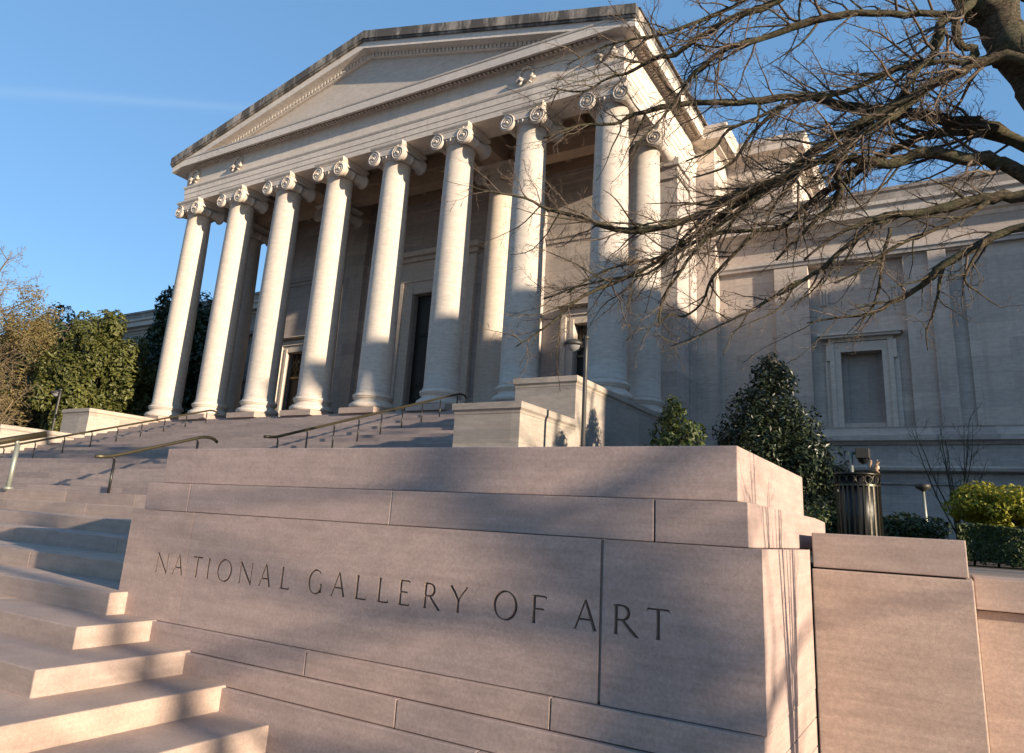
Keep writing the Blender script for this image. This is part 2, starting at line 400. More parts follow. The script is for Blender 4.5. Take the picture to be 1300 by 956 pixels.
def letter(ch, x0, x1):
    z0, h = -.5195, .147; w_ = x1-x0
    S = lambda p, ws, c=False: stroke(ch, x0, z0, w_, h, p, ws, c)
    sf = lambda px, pz, v: serif(x0,z0,w_,h,px,pz,v=v)
    def stem(px, a=0, b=1, t=TH): S([(px,a),(px,a+(b-a)*.12),(px,a+(b-a)*.5),(px,b-(b-a)*.12),(px,b)], [t*1.25,t,t*.9,t,t*1.25])
    if ch == 'N':
        stem(.10,t=TN); stem(.88,t=TN); S([(.08,1),(.48,.5),(.90,-.02)],[TH,TH,TH]); sf(.10,0,1); sf(.04,1,-1); sf(.88,1,-1)
    if ch == 'A':
        S([(.08,0),(.30,.52),(.50,1.02)],[TN]*3); S([(.50,1.04),(.72,.5),(.93,0)],[TH*.8,TH,TH*1.1]); S([(.26,.36),(.76,.36)],[TN,TN]); sf(.07,0,1); sf(.93,0,1)
    if ch == 'T':
        stem(.5); S([(.0,.90),(.05,.985),(.5,.985),(.95,.985),(1.0,.88)],[.003,TN,TN*.9,TN,.003]); sf(.5,0,1)
    if ch == 'I': stem(.5); sf(.5,0,1); sf(.5,1,-1)
    if ch == 'O':
        n = 40; pts = [(.5+.46*math.cos(2*math.pi*i/n), .5+.52*math.sin(2*math.pi*i/n)) for i in range(n)]
        S(pts, [TN*.8+ (TH*1.05-TN*.8)*abs(math.cos(2*math.pi*i/n+.25))**1.3 for i in range(n)], True)
    if ch == 'L': stem(.2); S([(.2,.015),(.75,.015),(.98,.03),(1.0,.17)],[TN,TN,TN*1.1,.003]); sf(.2,1,-1); sf(.12,0,1)
    if ch == 'G':
        a = arc(.5,.5,.44,.52,48,325); S(a,[TN*.8+(TH-TN*.8)*abs(math.cos(R(48+277*i/18)+.25))**1.2 for i in range(19)])
        stem(.86,.04,.44,TH*.9); sf(.86,.44,-1)
    if ch == 'E':
        stem(.2); S([(.2,.985),(.75,.985),(.93,.97),(.95,.86)],[TN,TN,TN,.003]); S([(.2,.53),(.68,.53),(.80,.53)],[TN,TN,TN*1.1]); S([(.2,.015),(.8,.015),(.98,.03),(1.0,.15)],[TN,TN,TN,.003]); sf(.14,1,-1); sf(.14,0,1)
    if ch == 'F':
        stem(.22); S([(.22,.985),(.8,.985),(.97,.97),(1.0,.84)],[TN,TN,TN,.003]); S([(.22,.52),(.72,.52),(.86,.52)],[TN,TN,TN*1.1]); sf(.14,1,-1); sf(.22,0,1)
    if ch == 'R':
        stem(.17); a = [(.17,.985)]+arc(.36,.74,.27,.245,88,-88,10)+[(.17,.495)]
        S(a,[TN]*3+[TH*.8]+[TH]*5+[TH*.8]+[TN]*3); S([(.40,.50),(.68,.20),(.88,.02),(1.0,-.03)],[TH*.8,TH,TH,.006]); sf(.12,1,-1); sf(.17,0,1)
    if ch == 'Y':
        S([(.06,1),(.30,.74),(.5,.46)],[TH,TH,TH*.9]); S([(.95,1),(.72,.75),(.5,.46)],[TN,TN,TN]); stem(.5,0,.48); sf(.06,1,-1); sf(.93,1,-1); sf(.5,0,1)
LET = [('N',-5.512,-5.347),('A',-5.293,-5.165),('T',-5.060,-4.940),('I',-4.90,-4.83),('O',-4.759,-4.598),('N',-4.516,-4.363),('A',-4.298,-4.175),('L',-4.082,-3.985),
       ('G',-3.807,-3.666),('A',-3.591,-3.466),('L',-3.381,-3.281),('L',-3.191,-3.095),('E',-3.018,-2.925),('R',-2.829,-2.687),('Y',-2.626,-2.493),
       ('O',-2.310,-2.154),('F',-2.064,-1.967),('A',-1.799,-1.661),('R',-1.577,-1.424),('T',-1.383,-1.259)]
for L in LET: letter(*L)
def carve(block, x0, x1):
    """cut the letter grooves that fall inside [x0, x1] into the block"""
    vs, fs = [], []
    ms = [m for m in letter_meshes if max(v[0] for v in m[0]) > x0 and min(v[0] for v in m[0]) < x1]
    for k, (v, f) in enumerate(ms):
        o = len(vs); jit = (k % 7)*.00007
        vs += [(a, b_-jit, c) for a, b_, c in v]; fs += [tuple(i+o for i in q) for q in f]
    me = bpy.data.meshes.new('grooves'); me.from_pydata(vs, [], fs)
    bm = bmesh.new(); bm.from_mesh(me); bmesh.ops.recalc_face_normals(bm, faces=bm.faces); bm.to_mesh(me); bm.free()
    co = bpy.data.objects.new('grooves', me); C.objects.link(co)
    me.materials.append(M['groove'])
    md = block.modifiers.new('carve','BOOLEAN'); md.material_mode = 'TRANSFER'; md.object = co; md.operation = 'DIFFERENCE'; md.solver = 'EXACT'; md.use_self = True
    bpy.context.view_layer.update()
    dg = bpy.context.evaluated_depsgraph_get(); nm = bpy.data.meshes.new_from_object(block.evaluated_get(dg))
    block.modifiers.clear(); block.data = nm
    bpy.data.objects.remove(co)
blocks = [(-5.944,-5.129),(-5.123,-1.648),(-1.630,-.800)]
for x0, x1 in blocks:
    mb = MB().box(x0, x1, YF, 5.15, -.87, -.045)
    o = mb.build('inscribed_slab', M['pink'])
    carve(o, x0, x1)
    o.parent = sw; o.location = -Vector(sw.location)
MB().box(-5.95+.05,-.85, YF+.02, 5.1, -.86, -.06).build('joint_mortar', M['mortar'], sw)
def course(name, cuts, y0, y1, z0, z1, mat, gap=.005):
    for a, b_ in zip(cuts[:-1], cuts[1:]):
        MB().box(a+gap/2, b_-gap/2, y0, y1, z0, z1).build(name, mat, sw, .005)
course('plinth_stone', [-5.45,-3.71,-1.9,-.80], 3.715, 5.15, -1.03, -.875, M['pink'], .006)
course('plinth_stone', [-4.95,-2.9,-.80], 3.68, 5.15, -1.19, -1.035, M['pink'], .006)
course('plinth_stone', [-4.45,-2.3,-.80], 3.65, 5.15, -1.5, -1.195, M['pink'], .006)
course('middle_stone', [-5.875,-5.30,-3.185,-1.365], 3.80, 4.6, -.042, .18, M['pink'])
# middle course end stone carries the chamfered tail
pz = .182
mb = MB().prism([(3.80,-.042),(6.42,-.042),(6.42,.165),(5.95,.18),(3.80,.18)], 'x', -1.36, -.872); mb.build('middle_stone', M['pink'], sw, .005)
MB().box(-5.87,-1.37,4.61,5.9,-.5,.178).build('core', M['pink'], sw)
MB().box(-.9,-.805,5.155,5.19,-1.5,-.045).build('joint_mortar', M['grime'], sw)
MB().box(-5.805,-.94,3.885,5.86,.186,.476).build('top_stone', M['pink'], sw, .006)
# thin bright mortar in vertical joints
MB().box(-5.302,-5.298,3.806,4.5,-.04,.178).build('joint_mortar', M['grime'], sw)
MB().box(-3.187,-3.183,3.803,4.5,-.04,.178).build('joint_mortar', M['mortar'], sw)

# ------------------------------------------------------------------ right pier and retaining wall
pr = thing('stone_pier', (-.36,5.2,-1.5), 'low rosy marble pier right of the inscribed block, below the metal litter bin', 'pier')
MB().box(-.792,.066,5.20,6.9,-.150,.065).build('cap_block', M['red'], pr, .006)
MB().box(-.797,.086,5.175,6.95,-1.5,-.160).build('base_block', M['red'], pr, .008)
MB().box(-.77,.05,5.22,6.8,-.162,-.148).build('joint_mortar', M['grime'], pr)
rw = thing('retaining_wall', (6,5.6,-1.5), 'long low garden wall of salmon stone running off to the right below the hedge', 'garden wall')
xs = [.092,3.1,6.2,9.4,12.6,16,20,26,34]
for a, b_ in zip(xs[:-1], xs[1:]):
    MB().box(a+.003,b_-.003,5.60,6.28,-.345,-.155).build('coping_stone', M['red'], rw, .006)
    MB().box(a+.003,b_-.003,5.66,6.25,-1.5,-.352).build('wall_stone', M['red'], rw, .004)

# ------------------------------------------------------------------ cheek walls of the stairs
def cheek(label, x0, x1, y0, y1, zt, cap=True):
    t = thing('cheek_wall', ((x0+x1)/2, y0, 0), label, 'stair wall', 'pale walls flanking the upper stairs')
    MB().box(x0+.06,x1-.06,y0+.06,y1,-.16,zt-.26).build('wall_body', M['cheek'], t)
    b = MB(); b.mould([(x0+.06,y1),(x0+.06,y0+.06),(x1-.06,y0+.06),(x1-.06,y1)][::-1] if False else [(x0+.06,y1),(x0+.06,y0+.06),(x1-.06,y0+.06),(x1-.06,y1)],
        [(-.1,zt-.26),(.01,zt-.26),(.015,zt-.2),(.05,zt-.16),(.06,zt-.15),(.06,zt),(-.1,zt)])
    b.box(x0+.1,x1-.1,y0+.1,y1,zt-.255,zt-.003)
    b.build('coping', M['cheek'], t, .006)
cheek('pale stone cheek wall beside the top stairs, right under the rightmost column', -10.12,-8.15,16.75,26.6,3.93)
cheek('lower pale stone cheek wall stepping down in front of the right one', -10.02,-8.1,13.84,16.75,2.73)
cheek('far pale stone cheek wall left of the top stairs, below the leftmost column', -34.15,-31.93,17.3,26.6,3.93)
cheek('far lower pale cheek wall at the left edge in front of the dark trees', -34.2,-31.9,14.0,17.3,2.73)

# ------------------------------------------------------------------ handrails
def rail(label, x, pts, posts, r=.028, postm='iron', pw=.022):
    t = thing('handrail', (x, pts[0][0], 0), label, 'handrail', 'bronze handrails on the stairs')
    P = [(x, y, z) for y, z in pts]
    q = []
    for i, p in enumerate(P):
        if 0 < i < len(P)-1:
            a, c = Vector(P[i-1]), Vector(P[i+1]); p = Vector(p)
            q += [p+(a-p).normalized()*.12, p+((a-p).normalized()+(c-p).normalized())*.03, p+(c-p).normalized()*.12]
        else: q.append(Vector(p))
    MB().tube(q, r, 10, True, 1.35).build('rail', M['bronze'], t)
    for (y, zb, zt) in posts:
        b = MB().tube([(x,y,zb-.05),(x,y,zt-.10)], pw, 8)
        b.tube([(x,y,zt-.11),(x,y-.03,zt-.05),(x,y,zt-.01)], pw*.8, 6)
        b.tube([(x,y,zb-.02),(x,y,zb+.03)], pw*2, 8)
        b.build('post', M[postm], t)
    return t
def sz(y):
    if y < 8.9: return .128
    if y < 13.2: return .128+.1653*min(6, math.floor((y-8.9)/.45)+1)
    return min(FL, 1.12+.1603*(math.floor((y-13.2)/.4625)+1))
def flight(label, x, y0, z0, y1, z1, n, ext=.35, **k):
    L = lambda y: z0+(z1-z0)*(y-y0)/(y1-y0)
    ps = []
    for i in range(n):
        y = y0+.1+(y1-y0-.25)*i/(n-1); ps.append((y, sz(y), L(y)))
    rail(label, x, [(y0-ext, z0-.03),(y0,z0),(y1,z1),(y1+ext*.9,z1-.01),(y1+ext*1.1,z1-.07)], ps, **k)
flight('long handrail climbing the top stairs, just above the inscribed block', -14.6, 12.65, 1.83, 20.6, 4.42, 9)
flight('far handrail at the left climbing the top stairs toward the leftmost column', -27.4, 12.2, 1.58, 20.0, 4.12, 9)
flight('short handrail of the middle stairs ending above the left end of the inscribed block', -15.0, 8.75, .92, 10.9, 1.62, 2, ext=.32, pw=.028)
flight('handrail of the middle stairs farther left, partly behind the near rail', -27.4, 8.75, .92, 10.9, 1.62, 2, ext=.32, pw=.028)
t = rail('nearest handrail at the left edge, on one thick pale post on the lower landing', -14.3,
         [(3.6,-.05),(6.2,.90),(6.65,.99),(7.0,1.12)][:1]+[(6.35,.93),(7.05,1.15)], [(6.62,.128,1.0)], r=.045, postm='postm', pw=.045)

# ------------------------------------------------------------------ museum building
mu = thing('museum_building', (-21.03, 24, 0), 'pale marble neoclassical museum with a pedimented porch of tall Ionic columns', 'museum')
CXc = -21.03
def both(f):
    f(lambda x: x); f(lambda x: 2*CXc-x)
# floor slab and podium
MB().box(-33.6,-8.46,20.61,29.3,-.16,FL).build('porch_floor', M['step'], mu)
# column master
colx = [-32.7+3.334*i for i in range(8)]
shaft = MB()
prof = []
for i in range(15):
    u = i/14; zz = .93+u*(10.62-.93)
    r = .672-.098*(u**1.9)
    prof.append((r, zz))
prof = [(.705,.87),(.705,.90),(.68,.925)]+prof+[(.60,10.64),(.605,10.70),(.58,10.72)]
shaft.lathe(prof, n=48)
base = MB()
bp = []
for i in range(9):
    a = -90+180*i/8; bp.append((.80+.115*math.cos(R(a)), .345+.115*math.sin(R(a))))
bp += [(.80,.465),(.80,.49)]
for i in range(7):
    a = 180+0*i; th = R(-80+160*i/6); bp.append((.79-.075*math.cos(th), .565+.07*math.sin(th)))
bp += [(.78,.64),(.78,.66)]
for i in range(9):
    a = -90+180*i/8; bp.append((.735+.07*math.cos(R(a)), .735+.072*math.sin(R(a))))
bp += [(.70,.82),(.70,.869)]
base.lathe(bp, n=40)
plin = MB().box(-.90,.90,-.90,.90,0,.226)
cap = MB()
# egg and dart echinus
cap.lathe([(.58,10.722),(.66,10.76),(.74,10.84),(.76,10.92),(.70,10.96)], n=40)
for i in range(24):
    a = 2*math.pi*i/24
    c_ = Vector((.735*math.cos(a), .735*math.sin(a), 10.85))
    eg = []
    cap.lathe([(.0,10.76),(.035,10.78),(.058,10.84),(.05,10.90),(0,10.93)], c_.x, c_.y, 6)
# cushion between the volutes, channel
cap.box(-.70,.70,-.70,.70,10.965,11.10)
cap.box(-.80,.80,-.765,-.70,10.90,11.235); cap.box(-.80,.80,.70,.765,10.90,11.235)
cap.box(-.78,.78,-.785,-.766,11.19,11.232); cap.box(-.78,.78,.766,.785,11.19,11.232); cap.box(-.6,.6,-.79,-.766,10.90,10.94); cap.box(-.6,.6,.766,.79,10.90,10.94)
cap.box(-.82,.82,-.70,.70,11.10,11.23)
cap.mould([(-.80,-.76),(.80,-.76),(.80,.76),(-.80,.76)], [(0,11.23),(.03,11.25),(.09,11.33),(.10,11.40),(-.2,11.40),(-.2,11.23)], closed=True)
cap.box(-.7,.7,-.7,.7,11.23,11.398)
for sx in (-1, 1):
    vx, vz = sx*.665, 10.89
    # bolster pinched in its middle, ending in the two volute discs
    bpf = [(0,-.78),(.325,-.78),(.34,-.76),(.34,-.70),(.30,-.66),(.235,-.45),(.20,-.2),(.19,-.05),(.215,-.04),(.215,.04),(.19,.05),(.20,.2),(.235,.45),(.30,.66),(.34,.70),(.34,.76),(.325,.78),(0,.78)]
    cap.lathe(bpf, vx, 0, 28, axis='y', c2=vz)
    for sy in (-1, 1):
        pts = []; rad = []
        for i in range(64):
            th = i/63*2*math.pi*2.6; rr_ = .325*(1-th/(2*math.pi*2.6)*.80)
            ang = math.pi/2 - th*sx*-1
            pts.append((vx+rr_*math.cos(ang), sy*.795, vz+rr_*math.sin(ang))); rad.append(.026*(1-.5*i/63))
        cap.tube(pts, rad, 6)
        cap.lathe([(0,-.05),(.045,-.03),(.05,0),(.045,.03),(0,.05)], vx, 0, 12, axis='z') if False else None
        cap.lathe([(0, sy*.86),(.04, sy*.845),(.055, sy*.80),(.055, sy*.78)], vx, 0, 12, axis='y', c2=vz)
    
mshaft = shaft.build('column', M['shaft'], mu, loc=(0,0,0)); 
mbase = base.build('base', M['pale'], mshaft, loc=(0,0,0)); mplin = plin.build('plinth', M['step'], mshaft, .01, loc=(0,0,0)); mcap = cap.build('capital', M['pale'], mshaft, loc=(0,0,0))
off = mu.location
def place_col(x, y, first=False, rot=0):
    if first: o = mshaft
    else:
        o = mshaft.copy(); C.objects.link(o); o.parent = mu
        for s_ in (mbase, mplin, mcap):
            c_ = s_.copy(); C.objects.link(c_); c_.parent = o
    o.location = (x-off.x, y-off.y, FL-off.z); o.rotation_euler.z = rot; o.scale.z = 1+.13/11.4
for i, x in enumerate(colx): place_col(x, 21.375, i == 0)
for x in (colx[0], colx[7], colx[2], colx[5]): place_col(x, 24.709)
CT = FL+11.40   # top of the capitals, 15.245
# entablature: ring beam with mouldings
XL, XR, YFR = -33.38, -8.68, 20.725
path = [(XL,29.35),(XL,YFR),(XR,YFR),(XR,29.35)]
A0 = CT+.004
arch = [(-1.3,A0),(-.03,A0),(-.03,A0+.24),(-.005,A0+.245),(-.005,A0+.50),(.02,A0+.505),(.02,A0+.76),(.045,A0+.78),(.075,A0+.83),(.085,A0+.85),(.085,A0+.90),(.0,A0+.92),(-.02,A0+.93),(-.02,17.19),(-1.3,17.19)]
e = MB().mould(path, arch)
e.build('entablature', M['ent'], mu)
# dentils + cornice
dn_ = MB()
def dentils(x0, y0, x1, y1, z0, z1, out0, out1, pitch=.2, wd=.12):
    L = math.hypot(x1-x0, y1-y0); tx, ty = (x1-x0)/L, (y1-y0)/L; nx, ny = ty, -tx; n = int(L/pitch)
    for i in range(n):
        s0 = (i+.2)*L/n; s1 = s0+wd
        vs = []
        for z_ in (z0, z1):
            for s_, o_ in ((s0,out0),(s1,out0),(s1,out1),(s0,out1)): vs.append((x0+tx*s_+nx*o_, y0+ty*s_+ny*o_, z_))
        dn_.add(vs, [(0,1,2,3),(4,7,6,5),(0,4,5,1),(1,5,6,2),(2,6,7,3),(3,7,4,0)])
for a, b_ in zip(path[:-1], path[1:]): dentils(a[0],a[1],b_[0],b_[1],17.215,17.36,.03,.20)
dn_.mould(path, [(-.1,17.192),(.04,17.192),(.05,17.21),(.05,17.365),(.21,17.37),(.26,17.39),(.26,17.42),(-.1,17.42)])
dn_.build('dentil_band', M['ent'], mu)
co = MB().mould(path, [(-.3,17.425),(.33,17.425),(.40,17.40),(.42,17.10),(.53,17.10),(.53,17.44),(.56,17.46),(.58,17.52),(-.3,17.52)])
co.build('cornice', M['ent'], mu)
# flank gutter moulding on top of the cornice (the dirty sima)
sl = .26; 
def sima(p):
    return MB().mould(p, [(0,17.525),(.575,17.525),(.60,17.56),(.66,17.70),(.68,17.80),(.68,17.86),(0,17.86)])
sima([(XR,YFR+.0),(XR,29.35)]).build('gutter_moulding', M['dirty'], mu)
sima([(XL,29.35),(XL,YFR)]).build('gutter_moulding', M['dirty'], mu)
# tympanum and raking cornices
HW = 13.03; ZT = 17.63
b = MB().prism([(CXc-12.2,17.521),(CXc+12.2,17.521),(CXc, 17.521+12.2*sl+.05)], 'y', 20.80, 21.3)
b.build('pediment', M['pale'], mu)
def rake(out0, out1, top, bot, name, mat, z_tip=17.71, hw=HW):
    """sloping band: out0..out1 are y positions, top/bot are offsets below the outer slope line"""
    for sgn in (-1, 1):
        b = MB(); vs = []
        for (x_, ) in ((CXc+sgn*hw,), (CXc,)):
            zt = z_tip+(hw-abs(x_-CXc))*sl
            for y_, d_ in ((out0, top),(out0, bot),(out1, bot),(out1, top)): vs.append((x_, y_, zt-d_))
        b.add(vs, [(0,1,2,3),(4,7,6,5),(0,4,5,1),(1,5,6,2),(2,6,7,3),(3,7,4,0)])
        yield b
def rakeband(y0, y1, top, bot, mat, hw=HW, name='raking_cornice', joints=False):
    for b in rake(y0, y1, top, bot, name, mat, 17.71-(HW-hw)*-sl if False else 17.71+(HW-hw)*sl, hw):
        b.build(name, mat, mu)
rakeband(20.05, 21.6, .0, .40, M['dirty'], name='raking_gutter')
rakeband(20.10, 21.5, .404, .50, M['dirty'], HW-.03, 'raking_gutter')
rakeband(20.19, 21.4, .504, .82, M['ent'], HW-.06)
rakeband(20.30, 21.3, .74, .86, M['ent'], HW-1.2) if False else None
# soffit of the raking cornice and its dentils
for sgn in (-1, 1):
    b = MB()
    x = 0.2
    while x < 10.8:
        zc = 21.1-sl*x-.84
        vs = []
        for dx in (0,.12):
            xx = CXc+sgn*(x+dx); z_ = zc-sl*dx
            for y_, dz in ((20.56,0),(20.56,-.17),(20.80,-.17),(20.80,0)): vs.append((xx,y_,z_+dz))
        b.add(vs, [(0,1,2,3),(4,7,6,5),(0,4,5,1),(1,5,6,2),(2,6,7,3),(3,7,4,0)])
        x += .2
    vs = []
    for xx in (11.3, 0):
        zc = 21.1-sl*xx-.80
        for y_, dz in ((20.50,0),(20.50,-.04),(20.62,-.05),(20.62,-.2),(20.66,-.24),(20.81,-.24),(20.81,0)): vs.append((CXc+sgn*xx, y_, zc+dz))
    n_ = 7
    b.add(vs, [tuple(range(n_)), tuple(range(2*n_-1,n_-1,-1))]+[(i, i+n_, (i+1)%n_+n_, (i+1)%n_) for i in range(n_)])
    b.build('dentil_band', M['ent'], mu)
# porch roof
b = MB()
b.add([(CXc-13.1,20.3,17.70),(CXc,20.3,21.08),(CXc+13.1,20.3,17.70),(CXc-13.1,33,17.70),(CXc,33,21.08),(CXc+13.1,33,17.70)],
      [(0,1,4,3),(1,2,5,4)])
b.build('roof', M['dirty'], mu)
# wreaths on the frieze over the outer columns
for x in (colx[0], colx[1], colx[6], colx[7]):
    b = MB(); pts = []
    for i in range(25):
        a = R(60-300*i/24-30+0); a = 2*math.pi*i/24
        pts.append((x+.30*math.cos(a), YFR-.03, 16.72+.27*math.sin(a)))
    b.tube(pts, [.055+.02*((i*7)%3)/2 for i in range(25)], 7)
    rr = random.Random(int(x*10))
    for i in range(40):
        a = rr.uniform(0, 2*math.pi); r_ = .30+rr.uniform(-.05,.05)
        p = Vector((x+r_*math.cos(a), YFR-.05, 16.72+r_*.9*math.sin(a)))
        b.lathe([(0,p.z-.05),(.035,p.z-.02),(.03,p.z+.03),(0,p.z+.06)], p.x, p.y, 5)
    for s_ in (-1, 1):
        b.tube([(x+s_*.02,YFR-.05,16.46),(x+s_*.16,YFR-.10,16.42),(x+s_*.25,YFR-.12,16.52),(x+s_*.36,YFR-.11,16.40),(x+s_*.46,YFR-.10,16.47)], [.03,.06,.045,.07,.04], 6)
        b.tube([(x+s_*.1,YFR-.06,16.42),(x+s_*.2,YFR-.10,16.30),(x+s_*.3,YFR-.09,16.24)], [.03,.05,.03], 6)
    b.build('wreath', M['pale'], mu)
# porch ceiling with beams and coffers
b = MB()
b.box(XL+1.3,XR-1.3,YFR+1.3,29.0,16.55,16.7)
for x in (colx[2], colx[5]): b.box(x-.5,x+.5,22.025,27.0,CT+.003,16.55)
for x0_, x1_ in ((XL+1.3,colx[2]-.5),(colx[2]+.5,colx[5]-.5),(colx[5]+.5,XR-1.3)):
    b.box(x0_,x1_,24.35,25.05,CT+.06,16.548)
    b.box(x0_,x1_,22.03,22.3,15.9,16.548); b.box(x0_,x1_,24.1,24.35,15.9,16.546); b.box(x0_,x1_,25.05,25.3,15.9,16.547); b.box(x0_,x1_,26.6,26.85,15.7,16.546)
    n = max(1, round((x1_-x0_)/1.65))
    for i in range(n+1):
        xx = x0_+(x1_-x0_)*i/n
        b.box(max(x0_,xx-.16),min(x1_,xx+.16),22.3,24.1,16.1,16.545); b.box(max(x0_,xx-.16),min(x1_,xx+.16),25.3,26.6,16.1,16.545)
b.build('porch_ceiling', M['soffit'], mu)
# porch back wall, door and windows cut as gaps
YB = 27.0
holes = [(-30.95,-28.75,FL,8.53),(-22.38,-19.68,FL,10.9),(-13.31,-11.11,FL,8.53)]
b = MB(); xx = XL+.3
for h0,h1,_,zt in holes:
    b.box(xx,h0,YB,YB+1,FL-.1,16.54); b.box(h0,h1,YB,YB+1,zt,16.54); xx = h1
b.box(xx,XR-.3,YB,YB+1,FL-.1,16.54)
b.build('porch_wall', M['wall'], mu)
b = MB()
for x in (-26.45,-15.6): 
    b.box(x-.65,x+.65,YB-.30,YB,FL,15.1); b.box(x-.72,x+.72,YB-.37,YB,15.1,15.24); b.box(x-.75,x+.75,YB-.4,YB,FL,FL+.35); 
for x0_, x1_ in ((XL+.3,-27.15),(-25.75,-24.0),(-18.1,-16.3),(-14.9,XR-.3)):
    b.box(x0_,x1_,YB-.07,YB,12.42,12.62); b.box(x0_,x1_,YB-.14,YB,12.62,12.75)
b.box(XL+.3,XR-.3,YB-.22,YB-.002,15.24,15.55); b.box(XL+.3,XR-.3,YB-.35,YB-.001,15.55,15.75)
b.build('wall_mouldings', M['wall'], mu)
def doorframe(h0,h1,zt,fw,name,hood,panel,dep=.75):
    b = MB()
    for s_, x in ((-1,h0),(1,h1)):
        a = sorted((x, x+s_*fw)); b.box(a[0],a[1],YB-.16,YB-.001,FL,zt+fw)
        a = sorted((x+s_*fw*.62, x+s_*fw*1.02)); b.box(a[0],a[1],YB-.24,YB-.161,FL,zt+fw*1.02)
        a = sorted((x+s_*.002, x+s_*fw*.3)); b.box(a[0],a[1],YB-.20,YB-.161,FL,zt+fw*.3)
    b.box(h0,h1,YB-.16,YB-.001,zt,zt+fw)
    b.box(h0-fw*.62,h1+fw*.62,YB-.24,YB-.161,zt+fw*.62,zt+fw*1.02)
    z_ = zt+fw*1.02+.02
    b.box(h0-fw,h1+fw,YB-.12,YB-.001,z_,z_+hood*.9)
    b.box(h0-fw*1.15,h1+fw*1.15,YB-.30,YB-.002,z_+hood*.9,z_+hood*1.15)
    b.box(h0-fw*1.35,h1+fw*1.35,YB-.55,YB-.003,z_+hood*1.15,z_+hood*1.5)
    b.build('door_frame', M['pale'], mu)
    d = MB(); d.box(h0,h1,YB+dep,YB+dep+.1,FL,zt); 
    dd = d.build('door', M['door'], mu)
    e_ = MB()
    if panel == 'panels':
        w2 = (h1-h0)/2
        for s_ in (0,1):
            for z0_, z1_ in ((.3,1.5),(1.75,2.2),(2.45,4.7),(4.95,6.6)):
                x0_, x1_ = h0+s_*w2+.2, h0+(s_+1)*w2-.2
                e_.box(x0_,x1_,YB+dep-.05,YB+dep-.001,FL+z0_,FL+z1_); e_.box(x0_+.12,x1_-.12,YB+dep-.09,YB+dep-.051,FL+z0_+.12,FL+z1_-.12)
        e_.box(h0+w2-.05,h0+w2+.05,YB+dep-.08,YB+dep-.002,FL,zt)
        e_.build('door_panel', M['door'], dd)
    else:
        for i in range(7):
            xx = h0+(h1-h0)*(i+.5)/7; e_.tube([(xx,YB+dep-.05,zt-1.3),(xx,YB+dep-.05,zt-.02)], .018, 5)
        for i in range(6):
            xx = h0+(h1-h0)*(i+1)/7
            for s_ in (-1,1): e_.tube([(xx-.14*s_,YB+dep-.05,zt-1.1),(xx+.14*s_,YB+dep-.05,zt-.65),(xx-.14*s_,YB+dep-.05,zt-.2)], .02, 5)
        e_.box(h0,h1,YB+dep-.09,YB+dep-.01,zt-1.42,zt-1.32)
        e_.build('grille', M['grille'], dd)
doorframe(-22.38,-19.68,10.9,.98,'x',.75,'panels',.30)
doorframe(-30.95,-28.75,8.53,.58,'x',.10,'grille',.28)
doorframe(-13.31,-11.11,8.53,.58,'x',.10,'grille',.28)
# flank walls of the porch (antae) and the stepped masses behind
def flank(mx):
    q = lambda a, b_: sorted((mx(a), mx(b_)))
    b = MB()
    x0_, x1_ = q(-10.0,-8.70); b.box(x0_,x1_,26.75,28.2,FL-.02,15.24)
    x0_, x1_ = q(-9.9,-8.78); b.box(x0_,x1_,28.2,29.5,-.16,15.24)
    x0_, x1_ = q(-9.9,-8.70); b.box(x0_,x1_,28.5,29.38,-.16,15.24)
    x0_, x1_ = q(-9.9,-8.67); b.box(x0_,x1_,20.9,29.38,-.16,FL-.004)
    x0_, x1_ = q(-10.05,-8.62); b.box(x0_,x1_,26.68,28.26,FL,FL+.5)
    x0_, x1_ = q(-10.08,-8.60); b.box(x0_,x1_,26.65,28.3,14.35,14.5); b.box(x0_,x1_,26.6,28.3,14.9,15.23)
    b.build('flank_wall', M['wall'], mu)
both(flank)
def mass(mx):
    b = MB(); q = lambda a, b_: sorted((mx(a), mx(b_)))
    x0_, x1_ = q(-14,-7.87); b.box(x0_,x1_,29.4,40,-.16,17.0)
    x0_, x1_ = q(-14,-4.95); b.box(x0_,x1_,31.5,42,-.16,17.0)
    b.build('attic_wall', M['wall'], mu)
    pth = [(-14,29.4),(-7.87,29.4),(-7.87,31.5),(-4.95,31.5),(-4.95,42)]
    pth = [(mx(a), c_) for a, c_ in pth]
    if mx(-14) != -14: pth = pth[::-1]
    b = MB().mould(pth, [(-.3,16.0),(.03,16.0),(.06,16.08),(.03,16.12),(.03,16.95),(.25,17.02),(.28,17.1),(.62,17.14),(.66,17.4),(.74,17.5),(.78,17.72),(-.3,17.72)])
    b.build('cornice', M['ent'], mu)
    b = MB(); x0_, x1_ = q(-18,-7.9); b.box(x0_,x1_,29.9,40,17.0,17.71); x0_, x1_ = q(-14,-5.0); b.box(x0_,x1_,32,41.9,17.0,17.71)
    b.build('roof', M['dirty'], mu)
both(mass)
